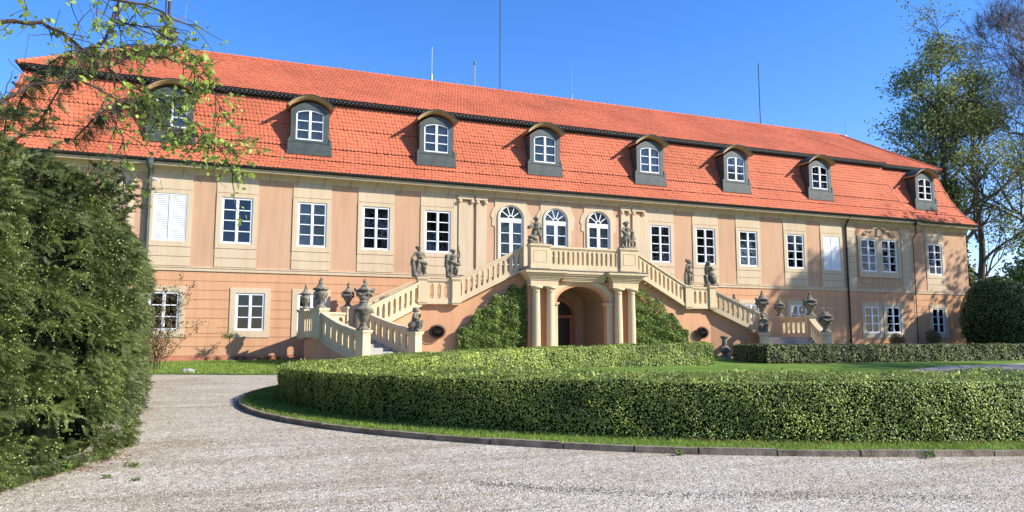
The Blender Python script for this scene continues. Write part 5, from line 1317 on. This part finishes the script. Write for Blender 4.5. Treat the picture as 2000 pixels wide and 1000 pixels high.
# ---- overhanging spring branch, its trunk stands outside the frame on the left
bt = empty('spring_tree', (-5.6, 6.6, 0), 'spring tree whose twigs with lime-green young leaves overhang the top left corner', 'tree')
b = MB(); b.tube([(-5.6, 6.6, -.1), (-5.5, 6.6, 1.5), (-5.4, 6.6, 3.2), (-5.3, 6.6, 5.5), (-5.5, 6.7, 8)], [.24, .2, .17, .13, .08], 10); b.build('trunk', M['bark'], bt, smooth=True)
limbs = [([(-5.4, 6.6, 3.0), (-3.4, 6.2, 3.7), (-2.3, 6, 3.78), (-1.51, 6, 3.82), (-1.26, 6, 3.85), (-1.12, 6.0, 3.80), (-.98, 6, 3.68), (-.84, 6.1, 3.62), (-.72, 6.3, 3.55), (-.60, 6.4, 3.42), (-.45, 6.45, 3.30), (-.30, 6.5, 3.2)], .024, .004),
         ([(-5.4, 6.6, 2.6), (-3.6, 6.9, 3.1), (-2.3, 7.0, 3.25), (-1.78, 7, 3.47), (-1.51, 7, 3.70), (-1.18, 7, 3.78), (-.9, 7.0, 3.66), (-.7, 7, 3.60)], .026, .006),
         ([(-5.4, 6.6, 3.8), (-3.2, 6.1, 4.3), (-2.0, 6.0, 4.35), (-1.4, 6, 4.22), (-.95, 6, 4.12), (-.6, 6.0, 4.1), (-.3, 6.0, 4.0)], .032, .006),
         ([(-.98, 6, 3.68), (-.86, 6.0, 3.78), (-.80, 6.0, 3.98), (-.78, 6, 4.1)], .012, .008),
         ([(-.84, 6.1, 3.62), (-.66, 6.1, 3.74), (-.45, 6.1, 3.76), (-.25, 6.1, 3.70), (-.12, 6.1, 3.55), (-.02, 6.1, 3.35)], .010, .004),
         ([(-.80, 6.1, 3.98), (-.55, 6.1, 3.96), (-.35, 6.1, 3.86), (-.18, 6.1, 3.74)], .008, .004),
         ([(-.72, 6.3, 3.55), (-.55, 6.3, 3.50), (-.35, 6.3, 3.42), (-.15, 6.3, 3.24), (.02, 6.3, 3.05), (.07, 6.3, 2.93)], .009, .003),
         ([(-.45, 6.45, 3.30), (-.25, 6.4, 3.26), (-.08, 6.4, 3.18), (.06, 6.4, 3.14)], .007, .003),
         ([(-.95, 7.0, 3.68), (-.86, 6.9, 3.45), (-.80, 6.8, 3.28), (-.79, 6.8, 3.02), (-.74, 6.8, 2.86)], .007, .003)]
b = MB(); rnd = random.Random(4); LP = []; LD = []
for pts, r0, r1 in limbs:
    sm = []
    for i in range(len(pts)-1):
        for k in range(3): sm.append(Vector(pts[i]).lerp(Vector(pts[i+1]), k/3)+Vector((rnd.gauss(0, .006), rnd.gauss(0, .006), rnd.gauss(0, .008))))
    sm.append(Vector(pts[-1])); m_ = len(sm); b.tube(sm, [r0+(r1-r0)*(i/(m_-1))**.7 for i in range(m_)], 7)
    for i, p in enumerate(sm):
        if p.x < -2.1: continue
        for rep in range(2 if rnd.random() < .85 else 1):
            d = (sm[min(i+1, m_-1)]-sm[max(i-1, 0)]).normalized(); L = rnd.uniform(.10, .42)
            q = p.copy(); dv = (d*.6+Vector((rnd.gauss(0, .6), rnd.gauss(0, .6), rnd.gauss(-.05, .6)))).normalized(); tw = [q.copy()]
            for k in range(5):
                dv = (dv+Vector((rnd.gauss(.03, .2), rnd.gauss(0, .2), rnd.gauss(-.05, .2)))).normalized(); q = q+dv*L/5; tw.append(q.copy())
                pr = (.08 if pts[0][2] == 2.6 else .27) if p.x < -.75 else .66
                if rnd.random() < pr:
                    for z in range(rnd.choice((2, 3, 4))): LP.append(tuple(q+Vector((rnd.gauss(0, .016), rnd.gauss(0, .016), rnd.gauss(-.012, .016))))); LD.append(tuple(dv))
                if rnd.random() < .25:
                    e = q+Vector((rnd.gauss(0, .08), rnd.gauss(0, .08), rnd.gauss(0, .08))); b.tube([q, e], .002, 3)
                    if rnd.random() < .6: LP.append(tuple(e)); LD.append(tuple(dv))
            b.tube(tw, [.0045, .004, .0035, .003, .0025, .002], 4)
b.build('limbs', M['bark'], bt)
P = np.array(LP); nL = len(P)
def bigleaves(P, size):
    n = len(P); nn = unit(rng.normal(0, 1, (n, 3))+np.array([0, -.3, .3])); t = rng.normal(0, 1, (n, 3)); t[:, 2] -= .6; t = unit(t-(t*nn).sum(1, keepdims=True)*nn); b_ = np.cross(nn, t)
    s = size*rng.uniform(.6, 1.25, n)[:, None]; sh = [(0, 0, 0), (.25, .38, .06), (.6, .36, .08), (1, 0, 0), (.6, -.36, .08), (.25, -.38, .06)]
    V = np.stack([P+t*s*a+b_*s*c+nn*s*d for a, c, d in sh], 1).reshape(-1, 3); return V, np.arange(6*n).reshape(n, 6)
V, F_ = bigleaves(P, .042)
mobj('foliage', npmesh('sl', V, F_, 6, rng.random(nL)), M['spring'], bt)

# ---- small plants by the facade
x, y = .56, 36.45; z = h(x, y)
rt = empty('standard_rose', (x, y, z), 'small round-headed young tree on a thin stem before the facade', 'small tree')
b = MB(); b.tube([(x, y, z), (x+.02, y, z+.6), (x, y, z+1.15)], [.03, .025, .02], 6)
rnd = random.Random(9); LP = []
for i in range(26):
    a = rnd.uniform(0, 6.28); L = rnd.uniform(.2, .55); d = Vector((math.cos(a), math.sin(a)*.8, rnd.uniform(.1, 1.1))).normalized(); p = Vector((x, y, z+1.1)); q = p+d*L; b.tube([p, p.lerp(q, .5)+Vector((0, 0, .03)), q], [.01, .007, .004], 4); LP += [tuple(p.lerp(q, f)) for f in (.5, .7, .85, 1)]
b.build('trunk', M['bark'], rt); P = np.repeat(np.array(LP), 3, 0); P += rng.normal(0, .05, P.shape)
leafobj('crown', P, rng.normal(0, 1, P.shape), .065, M['treeleaf'], rt)
x, y = -1.95, 30.4; z = h(x, y)
sh = empty('sparse_shrub', (x, y, z), 'sparse tall shrub with brownish leaves beside the yew, before a ground floor window', 'shrub')
b = MB(); LP = []
for i in range(16):
    pts = [Vector((x-.1+rnd.gauss(0, .12), y+rnd.gauss(0, .15), z))]; dv = Vector((rnd.uniform(-.25, .32), rnd.gauss(0, .2), 1)).normalized(); L = rnd.uniform(1.6, 3.7)
    for k in range(8):
        dv = (dv+Vector((rnd.gauss(.02, .12), rnd.gauss(0, .1), 0))).normalized(); pts.append(pts[-1]+dv*L/8)
        if k > 0:
            for j in range(3):
                e = pts[-1]+Vector((rnd.gauss(0, .2), rnd.gauss(0, .15), rnd.gauss(.05, .12))); b.tube([pts[-1], e], .004, 3); LP += [tuple(e), tuple(pts[-1].lerp(e, .6))]
    b.tube(pts, [.014-.0013*k for k in range(9)], 4)
b.build('stems', M['bark'], sh); P = np.repeat(np.array(LP), 3, 0); P += rng.normal(0, .06, P.shape); leafobj('foliage', P, rng.normal(0, 1, P.shape), .085, M['brownleaf'], sh, aspect=.5)
# row of low plants along the foot of the wall
k_ = 0
spots = [(.9, 'first'), (1.25, ''), (2.0, ''), (2.35, ''), (2.75, ''), (-.4, ''), (.1, '')]
lbl = ['low plant just right of the young tree stem at the wall foot', 'low leafy plant a little right of the young tree, by the plinth', 'low plant below the ground floor window nearest the stairs', 'small plant beside the shadow of an urn on the wall', 'last low plant before the stair wall', 'low plant below the service hatch', 'low plant just left of the young tree stem']
for (x, _), lb in zip(spots, lbl):
    y = 36.85; n = 130; P = np.stack([rng.normal(0, .085, n), rng.normal(0, .05, n), rng.random(n)*.18+.03], 1)
    leafobj('low_plant', P, rng.normal(0, 1, P.shape)+np.array([0, 0, .6]), .06, M['brownleaf'], None, loc=(x, y, h(x, y)+.04), label=lb, cat='plant', group='low plants along the plinth')
for (x, hh, lb) in ((44.9, 1.3, 'small bush against the wall under the paired ground floor windows'), (41.6, 1.0, 'small round bush by the wall behind the right hedge')):
    y = 36.3; n = 1500; a = rng.normal(0, 1, (n, 3)); a = unit(a)*rng.random((n, 1))**.4; P = a*np.array([.6, .4, hh*.5])+np.array([0, 0, hh*.5+.1])
    leafobj('bush', P, a, .09, M['brownleaf'], None, loc=(x, y, h(x, y)+.1), label=lb, cat='bush')
b = MB(); capsule(b, (-.12, 0, .04), (.10, 0, .06), .13, .10, 10); capsule(b, (0, -.04, .08), (.02, 0, .1), .1, .08, 10)
me = sculpt(b, 'rock', .02, .008, 5, 1)
mobj('rock', me, M['step'], None, (-.85, 28.5, h(-.85, 28.5)), label='small grey rounded stone where the facade lawn meets the gravel', cat='stone')
